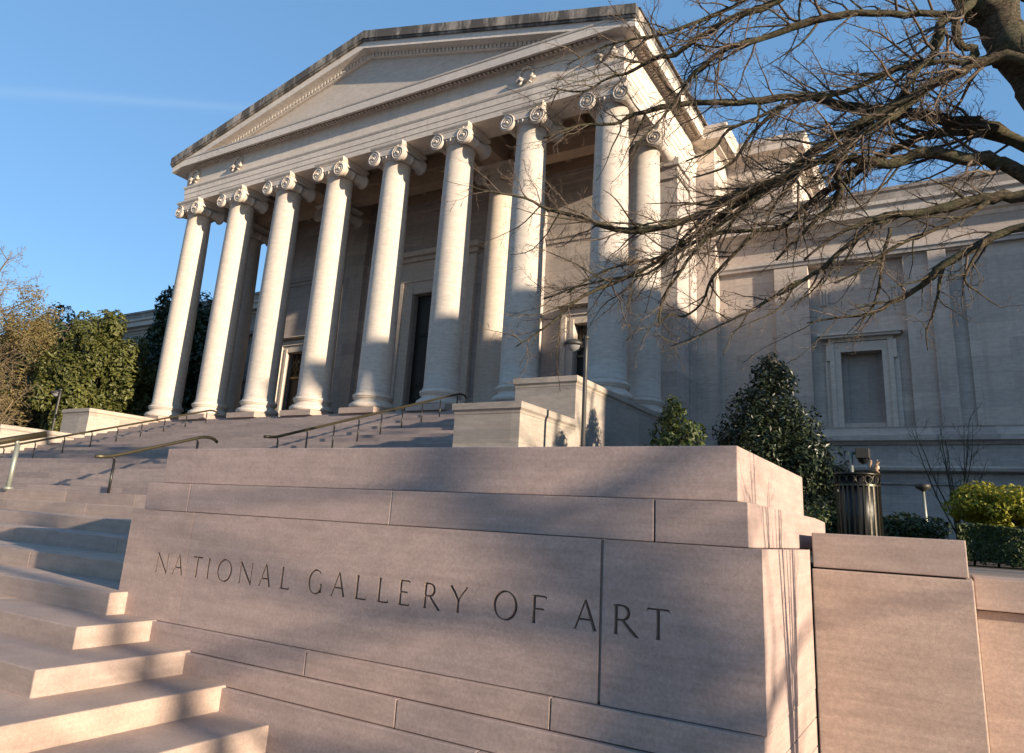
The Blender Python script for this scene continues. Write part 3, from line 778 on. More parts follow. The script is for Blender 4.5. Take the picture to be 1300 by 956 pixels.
# wings
YW = 30.0
def wing(mx):
    flip = mx(-14) != -14
    q = lambda a, b_: sorted((mx(a), mx(b_)))
    def bx(b, x0_, x1_, *r): a = q(x0_,x1_); b.box(a[0],a[1],*r)
    b = MB()
    XE = 38
    # wall plane pieces: (x0, x1, y) ; bays recessed
    segs = [(-7.87,-5.55,YW+.0),(-5.55,-4.24,YW-.18)]
    x = -4.24
    pat = [(3.42,.30),(.85,.0),(.60,-.16),(.48,.14),(5.4,.0),(.48,.14),(.60,-.16),(.85,.0)]
    k = 0; wins = []
    while x < XE:
        w_, d = pat[k % 8]
        if k % 8 == 0: wins.append((x, x+w_))
        segs.append((x, min(x+w_,XE), YW+d)); x += w_; k += 1
    for x0_, x1_, y_ in segs:
        win = [w_ for w_ in wins if abs(w_[0]-x0_) < 1e-6]
        if win:
            c_ = -2.49 + (x0_+4.24); o0, o1 = c_-.73, c_+.73
            bx(b, x0_,o0,y_,YW+1.4,3.9,11.0); bx(b, o1,x1_,y_,YW+1.4,3.9,11.0)
            bx(b, o0,o1,y_,YW+1.4,3.9,4.54); bx(b, o0,o1,y_,YW+1.4,7.34,11.0)
        else: bx(b, x0_,x1_,y_,YW+1.4,3.9,11.0)
    bx(b, -7.87,XE,YW-.02,YW+1.4,10.98,12.7)
    b.build('wing_wall', M['wall'], mu)
    b = MB(); bx(b, -8.6,XE,YW-.10,YW+1.35,-.16,2.2); bx(b,-8.6,XE,YW-.03,YW+1.35,2.2,2.7)
    bx(b,-8.6,XE,YW-.02,YW+1.35,2.7,3.9)
    b.build('wing_base', M['wall'], mu)
    pth = [(mx(-8.0),YW-.0),(mx(XE),YW-.0)]
    if flip: pth = pth[::-1]
    m_ = lambda pr_: MB().mould(pth, pr_)
    m_([(0,2.62),(.30,2.66),(.40,2.70),(.44,2.80),(.40,2.86),(0,2.88)]).build('string_course', M['wall'], mu)
    m_([(0,3.62),(.12,3.66),(.20,3.74),(.34,3.80),(.36,3.98),(.26,4.04),(.22,4.24),(.25,4.30),(0,4.31)]).build('string_course', M['wall'], mu)
    m_([(-.05,2.22),(.18,2.22),(.20,2.3),(0,2.34)]).build('string_course', M['wall'], mu)
    m_([(-.1,10.96),(.20,10.97),(.24,11.08),(.30,11.12),(.30,11.22),(.05,11.25),(-.1,11.25)]).build('string_course', M['ent'], mu)
    m_([(-.1,12.1),(.06,12.12),(.14,12.25),(.30,12.3),(.34,12.42),(.70,12.46),(.74,12.75),(.86,12.83),(.88,12.95),(.55,13.0),(-.1,13.0)]).build('cornice', M['ent'], mu)
    m_([(-.1,12.99),(.50,13.0),(.50,13.45),(.58,13.48),(.58,13.62),(-.1,13.62)]).build('parapet', M['dirty2'], mu)
    b = MB(); bx(b,-7.8,XE,YW+.1,60,12.6,13.3); b.build('roof', M['dirty'], mu)
    for x0_, x1_ in wins:
        if x1_ > XE: continue
        c_ = -2.49 + (x0_+4.24); b = MB(); yr = YW+.30
        for s_ in (-1, 1):
            a0, a1 = sorted((c_+s_*.73, c_+s_*1.10)); bx(b, a0,a1,yr-.14,yr-.001,4.32,7.72)
            a0, a1 = sorted((c_+s_*.95, c_+s_*1.12)); bx(b, a0,a1,yr-.20,yr-.141,4.32,7.74)
            a0, a1 = sorted((c_+s_*1.12, c_+s_*1.30)); bx(b, a0,a1,yr-.08,yr-.002,4.32,7.2)
            a0, a1 = sorted((c_+s_*1.12, c_+s_*1.24)); bx(b, a0,a1,yr-.22,yr-.081,7.0,7.72)
        bx(b, c_-.729,c_+.729,yr-.14,yr-.001,7.34,7.72)
        bx(b, c_-1.15,c_+1.15,yr-.18,yr-.002,7.745,7.87)
        bx(b, c_-1.42,c_+1.42,yr-.42,yr-.003,7.87,7.96); bx(b, c_-1.50,c_+1.50,yr-.50,yr-.004,7.96,8.08)
        w0 = b.build('window', M['pale'], mu)
        b = MB(); bx(b, c_-.725,c_+.725,yr+.55,yr+.65,4.54,7.34)
        for s_ in (-1,1):
            a0, a1 = sorted((c_+s_*.55, c_+s_*.725)); bx(b, a0,a1,yr+.42,yr+.549,4.54,7.34)
        b.build('blind_panel', M['blind'], w0)
        for s_ in (-1,1):
            b = MB(); bx(b, c_+s_*1.25-.14, c_+s_*1.25+.18, yr-.03,yr-.003,9.30,10.10)
            for j in range(3): bx(b, c_+s_*1.25-.12+.11*j, c_+s_*1.25-.06+.11*j, yr-.07,yr-.031,9.35,10.05)
            b.build('carved_panel', M['pale'], w0)
M['dirty2'] = stone('weathered_parapet', (.46,.41,.36), .3, .25, joints=(1.9,3,.6), stain=.35, grain=.2)
both(wing)

# ------------------------------------------------------------------ unseen pavilion added at the right to cast shadow over the front's right half
pv = thing('shadow_pavilion', (45,20,-.16), 'plain pale stone pavilion added out of view at the right to shade the museum front', 'building')
MB().box(36.5,62,9.9,50,-.16,16.9).build('wall', M['wall'], pv)
MB().mould([(36.5,50),(36.5,9.9),(62,9.9),(62,50)], [(-.3,16.2),(.05,16.2),(.1,16.9),(.5,17.0),(.6,17.3),(.8,17.9),(-.3,17.9)]).build('cornice', M['ent'], pv)
MB().box(36.6,61.9,10.1,49.8,17.0,17.88).build('roof', M['dirty'], pv)
for i in range(5):
    x = 39+4.6*i
    f_ = MB(); f_.box(x-.9,x+.9,9.75,9.898,4,8.4); f_.build('window', M['pale'], pv)
    MB().box(x-.6,x+.6,9.70,9.748,4.4,8).build('pane', M['glass'], pv)

# ------------------------------------------------------------------ trees
def wander(p0, d0, L, n, rr, wob=.35, grav=0, pull=None):
    pts = [Vector(p0)]; d = Vector(d0).normalized()
    for i in range(n):
        d = (d + Vector((rr.uniform(-1,1), rr.uniform(-1,1), rr.uniform(-1,1)))*wob + Vector((0,0,grav)))
        if pull is not None: d += pull
        d.normalize(); pts.append(pts[-1]+d*(L/n))
    return pts
def twigs(mb, pts, r0, r1, rr, depth, every=.35, Lk=1.0, pull=Vector((0,0,0)), rmin=.0032, start=.1, out=1.0, Lmax=2.2):
    """grow side branches along pts"""
    m = len(pts)-1
    tot = sum((pts[i+1]-pts[i]).length for i in range(m))
    if tot < .02: return
    nb = max(1, int(tot/every)); side = rr.choice((-1,1))
    for k in range(nb):
        u = start+(1-start)*(k+rr.random())/nb; u = min(u,.999); i = int(u*m); f_ = u*m-i
        p = pts[i].lerp(pts[i+1], f_); t = (pts[i+1]-pts[i]).normalized()
        r_ = (r0+(r1-r0)*u)*rr.uniform(.35,.65)
        ax = t.cross(Vector((rr.uniform(-1,1),rr.uniform(-1,1),rr.uniform(-1,1)))).normalized()
        ang = rr.uniform(.5,1.15)
        d = t*math.cos(ang)+ax*math.sin(ang)*out
        L = min(Lmax, (tot*rr.uniform(.18,.5)+.12)*Lk)*(1-.45*u)
        r_ = max(rmin, min(r_, L*.02+.002))
        n = 4 if depth > 1 else 3
        q = wander(p, d, L, n+1, rr, .36, 0, pull*.12)
        mb.tube(q, [max(rmin*.75, r_*(1-.8*j/(n+1))) for j in range(n+2)], 5 if r_ > .012 else 3)
        if depth > 0: twigs(mb, q, r_, r_*.3, rr, depth-1, every*.55, Lk, pull, rmin, .15, out, Lmax)

def smooth_path(P, k=3):
    out = []
    for i in range(len(P)-1):
        a, b_ = P[i], P[i+1]; p0 = P[max(i-1,0)]; p3 = P[min(i+2,len(P)-1)]
        for j in range(k):
            t = j/k
            out.append(tuple(.5*((2*a[c])+(-p0[c]+b_[c])*t+(2*p0[c]-5*a[c]+4*b_[c]-p3[c])*t*t+(-p0[c]+3*a[c]-3*b_[c]+p3[c])*t**3) for c in range(len(a))))
    out.append(P[-1]); return out
# big bare tree: limbs measured from the photograph as (x, y, depth m, width px); its trunk stands right of the view
LIMBS = [
 [(1420,260,8.6,70),(1330,105,9.0,58),(1290,60,9.2,48),(1262,20,9.4,43),(1238,-25,9.6,38),(1200,-120,9.8,30),(1160,-260,10,20)],
 [(1340,150,8.8,34),(1300,97,9.2,28),(1272,65,9.4,24),(1254,39,9.5,22),(1230,10,9.6,20),(1195,-40,9.8,14),(1120,-110,10,10)],
 [(1400,110,8.4,22),(1300,75,8.9,13),(1240,79,9.1,13),(1223,90,9.1,12),(1181,109,9.2,13),(1144,130,9.3,12),(1115,146,9.4,12),(1073,167,9.5,10),(1039,188,9.6,11),(1014,209,9.7,11),(981,234,9.8,12),(939,247,9.9,12),(897,268,10,10),(855,284,10,8),(813,293,10.1,8),(770,288,10.2,7),(741,276,10.3,5),(696,266,10.4,4),(666,251,10.5,3),(605,241,10.6,1.6)],
 [(1420,240,8.6,34),(1300,184,9.6,17),(1261,163,9.7,17),(1219,155,9.8,15),(1177,148,9.9,14),(1144,142,10,13),(1106,138,10.1,13),(1064,134,10.2,12),(1031,123,10.3,9),(981,125,10.4,9),(939,130,10.5,8),(897,130,10.6,7),(855,134,10.7,7),(805,146,10.8,5),(780,157,10.9,4),(735,160,11,3),(690,175,11,2)],
 [(1430,290,8.5,36),(1300,222,9.2,19),(1265,205,9.3,18),(1219,201,9.4,15),(1173,194,9.5,14),(1140,205,9.6,12),(1106,205,9.6,12),(1073,201,9.7,9),(1039,205,9.8,9),(1010,217,9.9,10),(975,236,10,9),(930,262,10,8),(890,292,10.1,6),(850,322,10.2,5),(800,350,10.3,5),(740,376,10.4,4),(700,410,10.5,2.5),(655,440,10.6,1.5)],
 [(1300,184,9.6,14),(1253,170,9.9,10),(1215,167,10,10),(1181,171,10.1,10),(1148,184,10.2,10),(1115,201,10.2,9),(1090,217,10.3,9),(1064,234,10.4,8),(1039,247,10.4,7),(1014,272,10.5,7),(989,289,10.6,6),(956,293,10.6,5),(905,297,10.7,5),(864,318,10.8,4),(822,347,10.9,3),(790,352,11,3),(740,362,11,2.5),(690,380,11,2)],
 [(1440,250,8.2,40),(1360,240,8.5,20),(1300,247,8.8,15),(1261,251,8.9,14),(1219,259,9,13),(1177,268,9.1,10),(1136,272,9.2,8),(1102,280,9.3,6),(1060,300,9.4,4),(1020,330,9.5,3)],
 [(1440,300,8.0,34),(1360,285,8.2,16),(1300,289,8.5,11),(1261,301,8.6,11),(1232,318,8.7,10),(1198,335,8.8,9),(1177,356,8.9,8),(1156,372,9,6),(1131,385,9,5),(1102,399,9.1,4),(1063,403,9.2,2.5),(1025,410,9.3,1.5)],
 [(1136,272,9.2,6),(1106,289,9.3,7),(1069,318,9.4,6),(1046,339,9.5,6),(1026,352,9.6,5),(1002,364,9.6,6),(978,380,9.7,4),(950,396,9.8,4),(926,407,9.8,3),(890,425,9.9,2),(850,440,10,1.2)],
 [(1245,10,9.5,16),(1207,19,9.5,9),(1150,17,9.6,9),(1090,17,9.7,8),(1052,22,9.8,9),(1020,30,9.9,9),(976,46,10,7),(949,54,10,7),(924,61,10.1,7),(909,71,10.1,6),(882,92,10.2,5),(863,119,10.3,4),(840,150,10.4,3),(800,190,10.5,2)],
 [(1080,-40,9.8,14),(1020,-20,9.9,11),(986,2,10,9),(957,13,10,8),(930,23,10.1,7),(903,38,10.2,7),(878,54,10.2,6),(857,69,10.3,6),(830,74,10.4,5),(799,92,10.5,4),(773,98,10.5,3),(742,116,10.6,2.5),(700,112,10.7,1.5)],
 [(1040,-60,9.9,12),(945,0,10.2,5),(911,17,10.3,5),(878,31,10.3,5),(840,44,10.4,4),(800,50,10.5,3),(760,62,10.6,2),(720,82,10.7,1.5)],
 [(1255,-10,9.4,20),(1231,5,9.4,14),(1214,23,9.3,10),(1215,46,9.3,10),(1222,60,9.3,9),(1238,62,9.3,9),(1236,72,9.3,8),(1230,84,9.2,8)],
 [(1215,18,9.4,10),(1192,30,9.3,10),(1192,51,9.3,10),(1182,72,9.3,9),(1162,92,9.3,8),(1150,111,9.3,8),(1138,129,9.4,8),(1110,148,9.5,8),(1088,165,9.6,8),(1070,192,9.7,8),(1062,220,9.7,7),(1068,238,9.7,7),(1060,258,9.7,7),(1040,275,9.8,6),(1015,300,9.9,4),(985,330,10,3)],
 [(1232,80,9.2,8),(1196,78,9.3,7),(1166,81,9.4,8),(1138,88,9.5,8),(1111,99,9.6,7),(1083,113,9.7,7),(1046,122,9.8,6),(1000,132,9.9,5),(960,150,10,4),(925,165,10.1,4),(905,190,10.2,3),(870,205,10.3,2)],
 [(1181,109,9.2,9),(1150,135,9.3,9),(1110,160,9.3,8),(1065,190,9.4,8),(1030,210,9.5,7),(990,225,9.6,5),(945,240,9.7,4),(900,255,9.8,3),(850,262,9.9,2)],
 [(981,234,9.8,7),(945,262,9.8,6),(910,290,9.9,5),(880,322,10,4),(860,350,10,3.5),(842,378,10.1,3),(836,410,10.1,2)],
 [(897,268,10,5),(870,300,10,4),(840,325,10.1,3.5),(800,335,10.2,3),(765,345,10.2,2.5),(720,372,10.3,2)],
 [(960,293,10.6,5),(930,325,10.6,4),(905,352,10.7,4),(890,385,10.7,3),(868,402,10.8,2.5),(850,398,10.8,2),(835,415,10.8,1.5)],
 [(1261,251,8.9,8),(1225,275,8.9,6),(1190,290,9,5),(1160,302,9,5),(1120,322,9.1,4),(1090,345,9.2,3),(1060,360,9.3,2)],
 [(1131,290,9.1,5),(1122,320,9.1,4),(1118,350,9.1,4),(1112,380,9.1,3),(1100,400,9.1,2),(1088,420,9.1,1.5)],
 [(1198,335,8.8,5),(1192,365,8.8,4),(1186,395,8.8,3),(1176,420,8.8,2),(1178,445,8.8,1.2)],
 [(1250,305,8.6,5),(1235,330,8.6,4),(1225,355,8.6,3),(1240,370,8.6,2),(1270,390,8.6,1.2)],
 [(1400,20,9,20),(1330,10,9.4,12),(1290,-10,9.6,8),(1270,-40,9.8,6)],
 [(1000,132,9.9,6),(975,150,9.9,5),(955,170,10,4),(935,200,10,4),(915,215,10,3),(880,225,10.1,2)],
]
def bigtree():
    base_ = ray(1560, 560, 8.0); base_.z = -.16
    t = thing('bare_tree', base_, 'large bare tree whose dark crooked limbs and fine twigs reach in from the upper right', 'tree')
    rr = random.Random(11)
    top = ray(1425, 262, 8.55)
    tr = MB().tube([base_, base_.lerp(top,.3)+Vector((.1,0,0)), base_.lerp(top,.65)+Vector((.08,.05,0)), top], [.55,.42,.38,.36], 16)
    tr.tube([base_+Vector((0,0,-.05)), base_+Vector((0,0,.35))], [.75,.5], 14)
    tr.build('trunk', M['bark'], t)
    tw = MB()
    for k, L in enumerate(LIMBS):
        S = smooth_path([tuple(q) for q in L], 3)
        pts = []; rad = []
        for i, (x, y, d, w_) in enumerate(S):
            p = ray(x, y, d); 
            jit = .011*w_/6
            pts.append(p+Vector((rr.uniform(-1,1),rr.uniform(-1,1),rr.uniform(-1,1)))*jit)
            rad.append(max(.004, w_*d/F/2*1.05*rr.uniform(.9,1.12)))
        MB().tube(pts, rad, 10 if rad[0] > .04 else 7).build('limb', M['bark'], t)
        # keep the thick starts free, twigs on the outer part
        i0 = next((i for i, q in enumerate(S) if q[0] < 1290), 0)
        sub = pts[i0:]
        if len(sub) < 3: continue
        left = -cr
        small = rad[-1] < .03
        twigs(tw, sub, .05, .018, rr, 2, every=.17 if k > 1 else .5, Lk=.66, pull=(left*.32+Vector((0,0,-.03)))*1.0, start=.0 if k > 1 else .2, Lmax=1.35)
    lm = MB()
    for k, L in enumerate(LIMBS):
        if k < 2: continue
        S = smooth_path([tuple(q) for q in L], 3); acc = 0; last = None
        for i in range(1, len(S)-1):
            p = ray(*S[i][:3]); 
            if last is not None: acc += (p-last).length
            last = p
            if S[i][0] > 1235 or acc < .30: continue
            acc = rr.uniform(-.12, .08)
            t_ = (ray(*S[i+1][:3])-ray(*S[i-1][:3])).normalized()
            ax = Vector((rr.uniform(-1,1), rr.uniform(-1,1), rr.uniform(-1,1))).normalized()
            d = (t_*.8+ax*.75+cd*rr.uniform(-.35,.55)).normalized()
            far = min(1, max(0, (1235-S[i][0])/400))
            L_ = rr.uniform(.45, 1.15)*(.7+.6*far); r_ = max(.007, min(.020, S[i][3]*S[i][2]/F/2*.55))
            q = wander(p, d, L_, 7, rr, .24, 0, left*.06)
            lm.tube(q, [max(.004, r_*(1-.8*j/7)) for j in range(8)], 6)
            twigs(tw, q, r_, r_*.3, rr, 1, every=.14, Lk=.62, pull=left*.2, start=.15, Lmax=.8)
    lm.build('branches', M['bark'], t)
    tw.build('twigs', M['twig'], t)
bigtree()
def bare_tree(name, loc, h, label, seed, mat, dens=1.0, group=None, spread=.55, low=.25, cat='tree', trunk_r=None, depth=3, nl=12, lean=(0,0), rmin=.006):
    rr = random.Random(seed)
    t = thing(name, loc, label, cat, group)
    base_ = Vector(loc); r0 = trunk_r or h*.022
    n = 8; tp = [base_]
    for i in range(n): tp.append(tp[-1]+Vector((rr.uniform(-.04,.04)*h+lean[0]*h/n, rr.uniform(-.04,.04)*h+lean[1]*h/n, h*.95/n)))
    rads = [r0*(1-.88*i/n) for i in range(n+1)]; rads[0] *= 1.25
    MB().tube(tp, rads, 10).build('trunk', mat, t)
    tw = MB()
    for k in range(nl):
        u = low+(1-low)*k/nl; i = min(n-1,int(u*n)); p = tp[i].lerp(tp[i+1], u*n-i)
        a = k*2.4+rr.uniform(-.4,.4); d = Vector((math.cos(a), math.sin(a), rr.uniform(.25,.8)))
        L = h*spread*(1.05-u*.75)*rr.uniform(.8,1.15)
        q = wander(p, d, L, 7, rr, .16, .03)
        rb = max(.015, rads[i]*.5)
        tw.tube(q, [max(rmin,rb*(1-.85*j/7)) for j in range(8)], 6)
        twigs(tw, q, rb, rb*.2, rr, depth-1, every=.5/dens, Lk=1, rmin=rmin, start=.12, Lmax=h*.25)
    tw.build('crown', mat, t)
    return t
# street trees right of the view: they throw the soft dapple on the inscribed block and steps
bare_tree('bare_tree', (13.5,.95,-1.5), 8.0, 'bare street tree on the pavement to the right, nearest of three', 3, M['bark'], .35, 'bare street trees', low=.32, nl=15, spread=.42, depth=2)
bare_tree('bare_tree', (21,-1.0,-1.5), 9.5, 'bare street tree on the pavement to the right, second of three', 4, M['bark'], .4, 'bare street trees', low=.36, nl=8, spread=.42, depth=2)
bare_tree('bare_tree', (17,4.2,-1.5), 9.0, 'bare street tree close to the garden wall at the far right', 5, M['bark'], .4, 'bare street trees', low=.36, nl=6, spread=.4, depth=2)
bare_tree('bare_tree', (24,8.5,-.16), 12.5, 'tall bare garden tree right of the big one', 6, M['bark'], .45, 'bare garden trees', low=.3, nl=10, spread=.45, depth=2)
bare_tree('bare_tree', (18,12.6,-.16), 11, 'bare garden tree behind the big one', 8, M['bark'], .4, 'bare garden trees', low=.3, nl=9, spread=.45, depth=2)

# ------------------------------------------------------------------ foliage
def leafcloud(mb, centers, n, size, rr, squash=1, shell=.75, aspect=.45, droop=0, up=.5):
    """leaf quads scattered in/near the surface of ellipsoid clumps: centers = [(Vector, (rx,ry,rz))]"""
    vs = []; fs = []
    wts = [c[1][0]*c[1][1]+c[1][1]*c[1][2] for c in centers]; tot = sum(wts)
    for (c_, r_), w_ in zip(centers, wts):
        for _ in range(int(n*w_/tot)):
            d = Vector((rr.gauss(0,1), rr.gauss(0,1), rr.gauss(0,1))).normalized()
            k = shell+(1-shell)*rr.random() if rr.random() < .8 else rr.uniform(.3,1)
            p = c_+Vector((d.x*r_[0], d.y*r_[1], d.z*r_[2]))*k*rr.uniform(.93,1.07)
            nrm = (d+Vector((rr.uniform(-1,1),rr.uniform(-1,1),rr.uniform(-1,1)+up))*.9).normalized()
            a = nrm.orthogonal().normalized(); a.rotate(__import__('mathutils').Quaternion(nrm, rr.uniform(0,6.28)))
            b_ = nrm.cross(a); s_ = size*rr.uniform(.6,1.25)
            o = len(vs); fold = nrm*s_*.10
            vs += [p-a*s_, p-b_*s_*aspect+fold, p+a*s_, p+b_*s_*aspect+fold]
            fs += [(o,o+1,o+2), (o,o+2,o+3)]
    mb.add(vs, fs)
def clumps(c_, R_, n, rr, k=.38, bottom=-.8):
    out = []
    for i in range(n):
        d = Vector((rr.gauss(0,1), rr.gauss(0,1), rr.gauss(0,1))).normalized()
        if d.z < bottom: d.z *= -.5
        p = Vector(c_)+Vector((d.x*R_[0], d.y*R_[1], d.z*R_[2]))*rr.uniform(.55,.88)
        q = rr.uniform(.7,1.25)*k
        out.append((p, (R_[0]*q, R_[1]*q, R_[2]*q*.9)))
    return out
def broadleaf(name, loc, c_, R_, label, mat, nleaf, size, seed, group=None, ncl=26, k=.38, cat='tree', extra=()):
    rr = random.Random(seed); t = thing(name, loc, label, cat, group)
    p0 = Vector(loc); c_ = Vector(c_)
    tr = MB().tube([p0, p0.lerp(c_,.5)+Vector((.1,0,0)), c_], [R_[0]*.07+.03, R_[0]*.05+.02, R_[0]*.03+.01], 9)
    cs = clumps(c_, R_, ncl, rr, k)
    for e_ in extra: cs.append((Vector(e_[0]), e_[1]))
    for p, _ in cs:
        tr.tube([p0.lerp(c_,rr.uniform(.3,.8)), (p0.lerp(c_,.7)).lerp(p,.5)+Vector((0,0,-.05)), p], [R_[0]*.02+.008, R_[0]*.014+.005, .006], 5)
    tr.build('trunk', M['bark'], t)
    b = MB(); leafcloud(b, cs, nleaf, size, rr)
    b.build('foliage', mat, t)
    return t
# magnolias left of the porch
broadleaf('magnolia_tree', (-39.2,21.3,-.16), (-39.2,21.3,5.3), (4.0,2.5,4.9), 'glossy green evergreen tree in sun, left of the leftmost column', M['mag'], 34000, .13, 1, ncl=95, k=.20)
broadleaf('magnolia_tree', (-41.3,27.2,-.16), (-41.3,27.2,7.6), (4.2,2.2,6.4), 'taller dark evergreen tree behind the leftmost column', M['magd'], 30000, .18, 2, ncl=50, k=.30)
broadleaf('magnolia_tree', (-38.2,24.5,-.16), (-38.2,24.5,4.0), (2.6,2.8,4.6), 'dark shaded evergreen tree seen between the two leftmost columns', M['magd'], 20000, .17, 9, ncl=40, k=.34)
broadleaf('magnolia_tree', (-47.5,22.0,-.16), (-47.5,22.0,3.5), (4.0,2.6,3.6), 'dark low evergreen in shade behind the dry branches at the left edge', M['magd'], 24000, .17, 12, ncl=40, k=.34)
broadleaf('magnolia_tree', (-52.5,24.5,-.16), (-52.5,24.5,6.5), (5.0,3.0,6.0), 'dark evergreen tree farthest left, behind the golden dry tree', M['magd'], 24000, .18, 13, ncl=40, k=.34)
# dry golden tree at the left edge
rr = random.Random(31)
t = bare_tree('dry_tree', (-44.0,18.6,-.16), 14.6, 'bare tree with pale golden branches and dry leaves at the left edge', 31, M['barkpale'], 1.2, None, spread=.50, low=.12, nl=24, depth=3, rmin=.010, trunk_r=.2)
cs = clumps((-45.0,18.6,7.2), (5.0,3.2,5.4), 110, rr, .17)
b = MB(); leafcloud(b, cs, 19000, .09, rr, shell=.3, aspect=.35); b.build('dry_leaves', M['dry'], t)
# holly cone, small yew
rr = random.Random(40)
def conetree(name, base_, top, rad, label, mat, n, size, seed, group=None, cat='tree', lean=0, side=None):
    rr = random.Random(seed); t = thing(name, base_, label, cat, group); b0 = Vector(base_)
    tr = MB().tube([b0, b0+Vector((0,0,(top-b0.z)*.95))], [.09,.015], 8)
    cs = []
    for i in range(110):
        u = (rr.random())**.95
        zz = b0.z+.1+(top-b0.z)*u*.97; rw = rad*(1-u)**.8+.08
        a = rr.uniform(0,6.28); q = rw*rr.uniform(.35,.82)
        p = Vector((b0.x+q*math.cos(a), b0.y+q*math.sin(a), zz)); s_ = rw*rr.uniform(.22,.36)+.07
        cs.append((p,(s_,s_,s_*1.1)))
        tr.tube([Vector((b0.x,b0.y,zz-.25)), p], [.02,.006], 4)
    if side:
        for e_ in side: cs.append((Vector(e_[0]), e_[1])); tr.tube([b0+Vector((0,0,.6)), Vector(e_[0])], [.025,.008], 4)
    tr.build('trunk', M['bark'], t)
    b = MB(); leafcloud(b, cs, n, size, rr, aspect=.42); b.build('foliage', mat, t)
    return t
conetree('holly_tree', (-3.35,17,-.16), 4.25, 2.05, 'dark conical evergreen standing behind the right corner of the inscribed block', M['holly'], 30000, .062, 41,
         side=[((-2.3,16.6,1.35),(.42,.42,.42)),((-2.0,16.5,1.15),(.3,.3,.3)),((-2.45,16.5,.9),(.4,.4,.4)),((-4.3,17,1.9),(.45,.4,.5))])
conetree('yew_shrub', (-5.1,15.4,-.16), 2.95, 1.45, 'small spiky green shrub peeking over the block beside the pale cheek wall', M['shrub'], 12000, .07, 43, cat='shrub')
def moundy(name, c_, R_, label, mat, n, size, seed, group=None, cat='shrub', ncl=22, k=.45, shell=.8):
    rr = random.Random(seed); c_ = Vector(c_); t = thing(name, (c_.x,c_.y,-.16), label, cat, group)
    tr = MB()
    for i in range(6): tr.tube([(c_.x,c_.y,-.16), c_+Vector((rr.uniform(-.5,.5)*R_[0], rr.uniform(-.5,.5)*R_[1], 0))], [.03,.01], 5)
    tr.build('stems', M['bark'], t)
    cs = clumps(c_, R_, ncl, rr, k); b = MB(); leafcloud(b, cs, n, size, rr, shell=shell); b.build('foliage', mat, t)
moundy('golden_shrub', (.72,12.4,.52), (.68,.6,.46), 'rounded yellow green shrub glowing in sun above the clipped hedge', M['gold'], 15000, .036, 51, ncl=46, k=.34)
moundy('dark_shrub', (-.62,11.8,.10), (.55,.5,.34), 'low dark shrub just right of the litter bin', M['hedge'], 9000, .035, 52, ncl=24)
moundy('dark_shrub', (-1.75,12.5,.16), (.55,.5,.40), 'low dark shrub just left of the litter bin', M['hedge'], 7000, .04, 53, ncl=24)
moundy('dark_shrub', (2.35,17.5,.8), (.9,.8,1.2), 'dark evergreen shrub at the right edge behind the golden one', M['holly'], 9000, .07, 54, ncl=24)
# clipped hedge: box of leaves
rr = random.Random(55); hd = thing('clipped_hedge', (2.2,10.9,-.16), 'clipped dark green hedge running right below the golden shrub', 'hedge')
b = MB(); vs = []; fs = []
hx0, hx1, hy0, hy1, hz0, hz1 = .06, 6.0, 10.5, 11.3, -.12, .30
for _ in range(34000):
    x = rr.uniform(hx0,hx1)**1; 
    if rr.random() < .5: x = rr.uniform(hx0, hx0+2)
    f_ = rr.random()
    if f_ < .45: p = Vector((x, hy0+abs(rr.gauss(0,.03)), rr.uniform(hz0,hz1))); nrm = Vector((0,-1,.3))
    elif f_ < .8: p = Vector((x, rr.uniform(hy0,hy1), hz1-abs(rr.gauss(0,.025)))); nrm = Vector((0,0,1))
    elif f_ < .88: p = Vector((hx0+abs(rr.gauss(0,.03)), rr.uniform(hy0,hy1), rr.uniform(hz0,hz1))); nrm = Vector((-1,0,.3))
    else: p = Vector((x, rr.uniform(hy0,hy1), rr.uniform(hz0,hz1))); nrm = Vector((0,0,1))
    p += Vector((0, .04*math.sin(x*7), .025*math.sin(x*5+p.y*6)))
    nrm = (nrm+Vector((rr.uniform(-1,1),rr.uniform(-1,1),rr.uniform(-1,1)))*.8).normalized()
    a = nrm.orthogonal().normalized(); b2 = nrm.cross(a); th = rr.uniform(0,6.28); a, b2 = a*math.cos(th)+b2*math.sin(th), b2*math.cos(th)-a*math.sin(th)
    s_ = .026*rr.uniform(.6,1.3); o = len(vs); vs += [p-a*s_, p-b2*s_*.5, p+a*s_, p+b2*s_*.5]; fs.append((o,o+1,o+2,o+3))
b.add(vs, fs); b.build('foliage', M['hedge'], hd)
b = MB()
for i in range(24):
    x = hx0+.15+i*.25; b.tube([(x,10.9,-.16),(x+.03,10.9,.1)], .015, 5)
b.build('stems', M['bark'], hd)
# bare multi-stem shrub in front of the wing
def bareshrub(loc, h, label, seed, n=9, cat='shrub', spread=.22, r=.02, depth=2, ev=.4):
    rr = random.Random(seed); t = thing('bare_shrub', loc, label, cat); p0 = Vector(loc); b = MB(); tr = MB()
    tr.tube([p0, p0+Vector((.02,0,h*.22))], [r*2.4, r*1.8], 8)
    for i in range(n):
        a = 6.28*i/n+rr.uniform(-.3,.3); s_ = spread*rr.uniform(.3,1)
        q = wander(p0+Vector((0,0,h*rr.uniform(.1,.25))), (math.cos(a)*s_, math.sin(a)*s_, .8), h*rr.uniform(.6,.82), 6, rr, .07, .05)
        b.tube(q, [r*(1-.8*j/6) for j in range(7)], 5)
        twigs(b, q, r, r*.2, rr, depth-1, every=ev, Lk=.8, pull=Vector((0,0,1.2)), rmin=.0045, start=.2, out=.7)
    tr.build('trunk', M['bark'], t); b.build('branches', M['bark'], t)
bareshrub((.10,18.5,-.16), 3.1, 'slender bare shrub standing before the shaded wing wall, left of the golden shrub', 61, n=11, spread=.36)
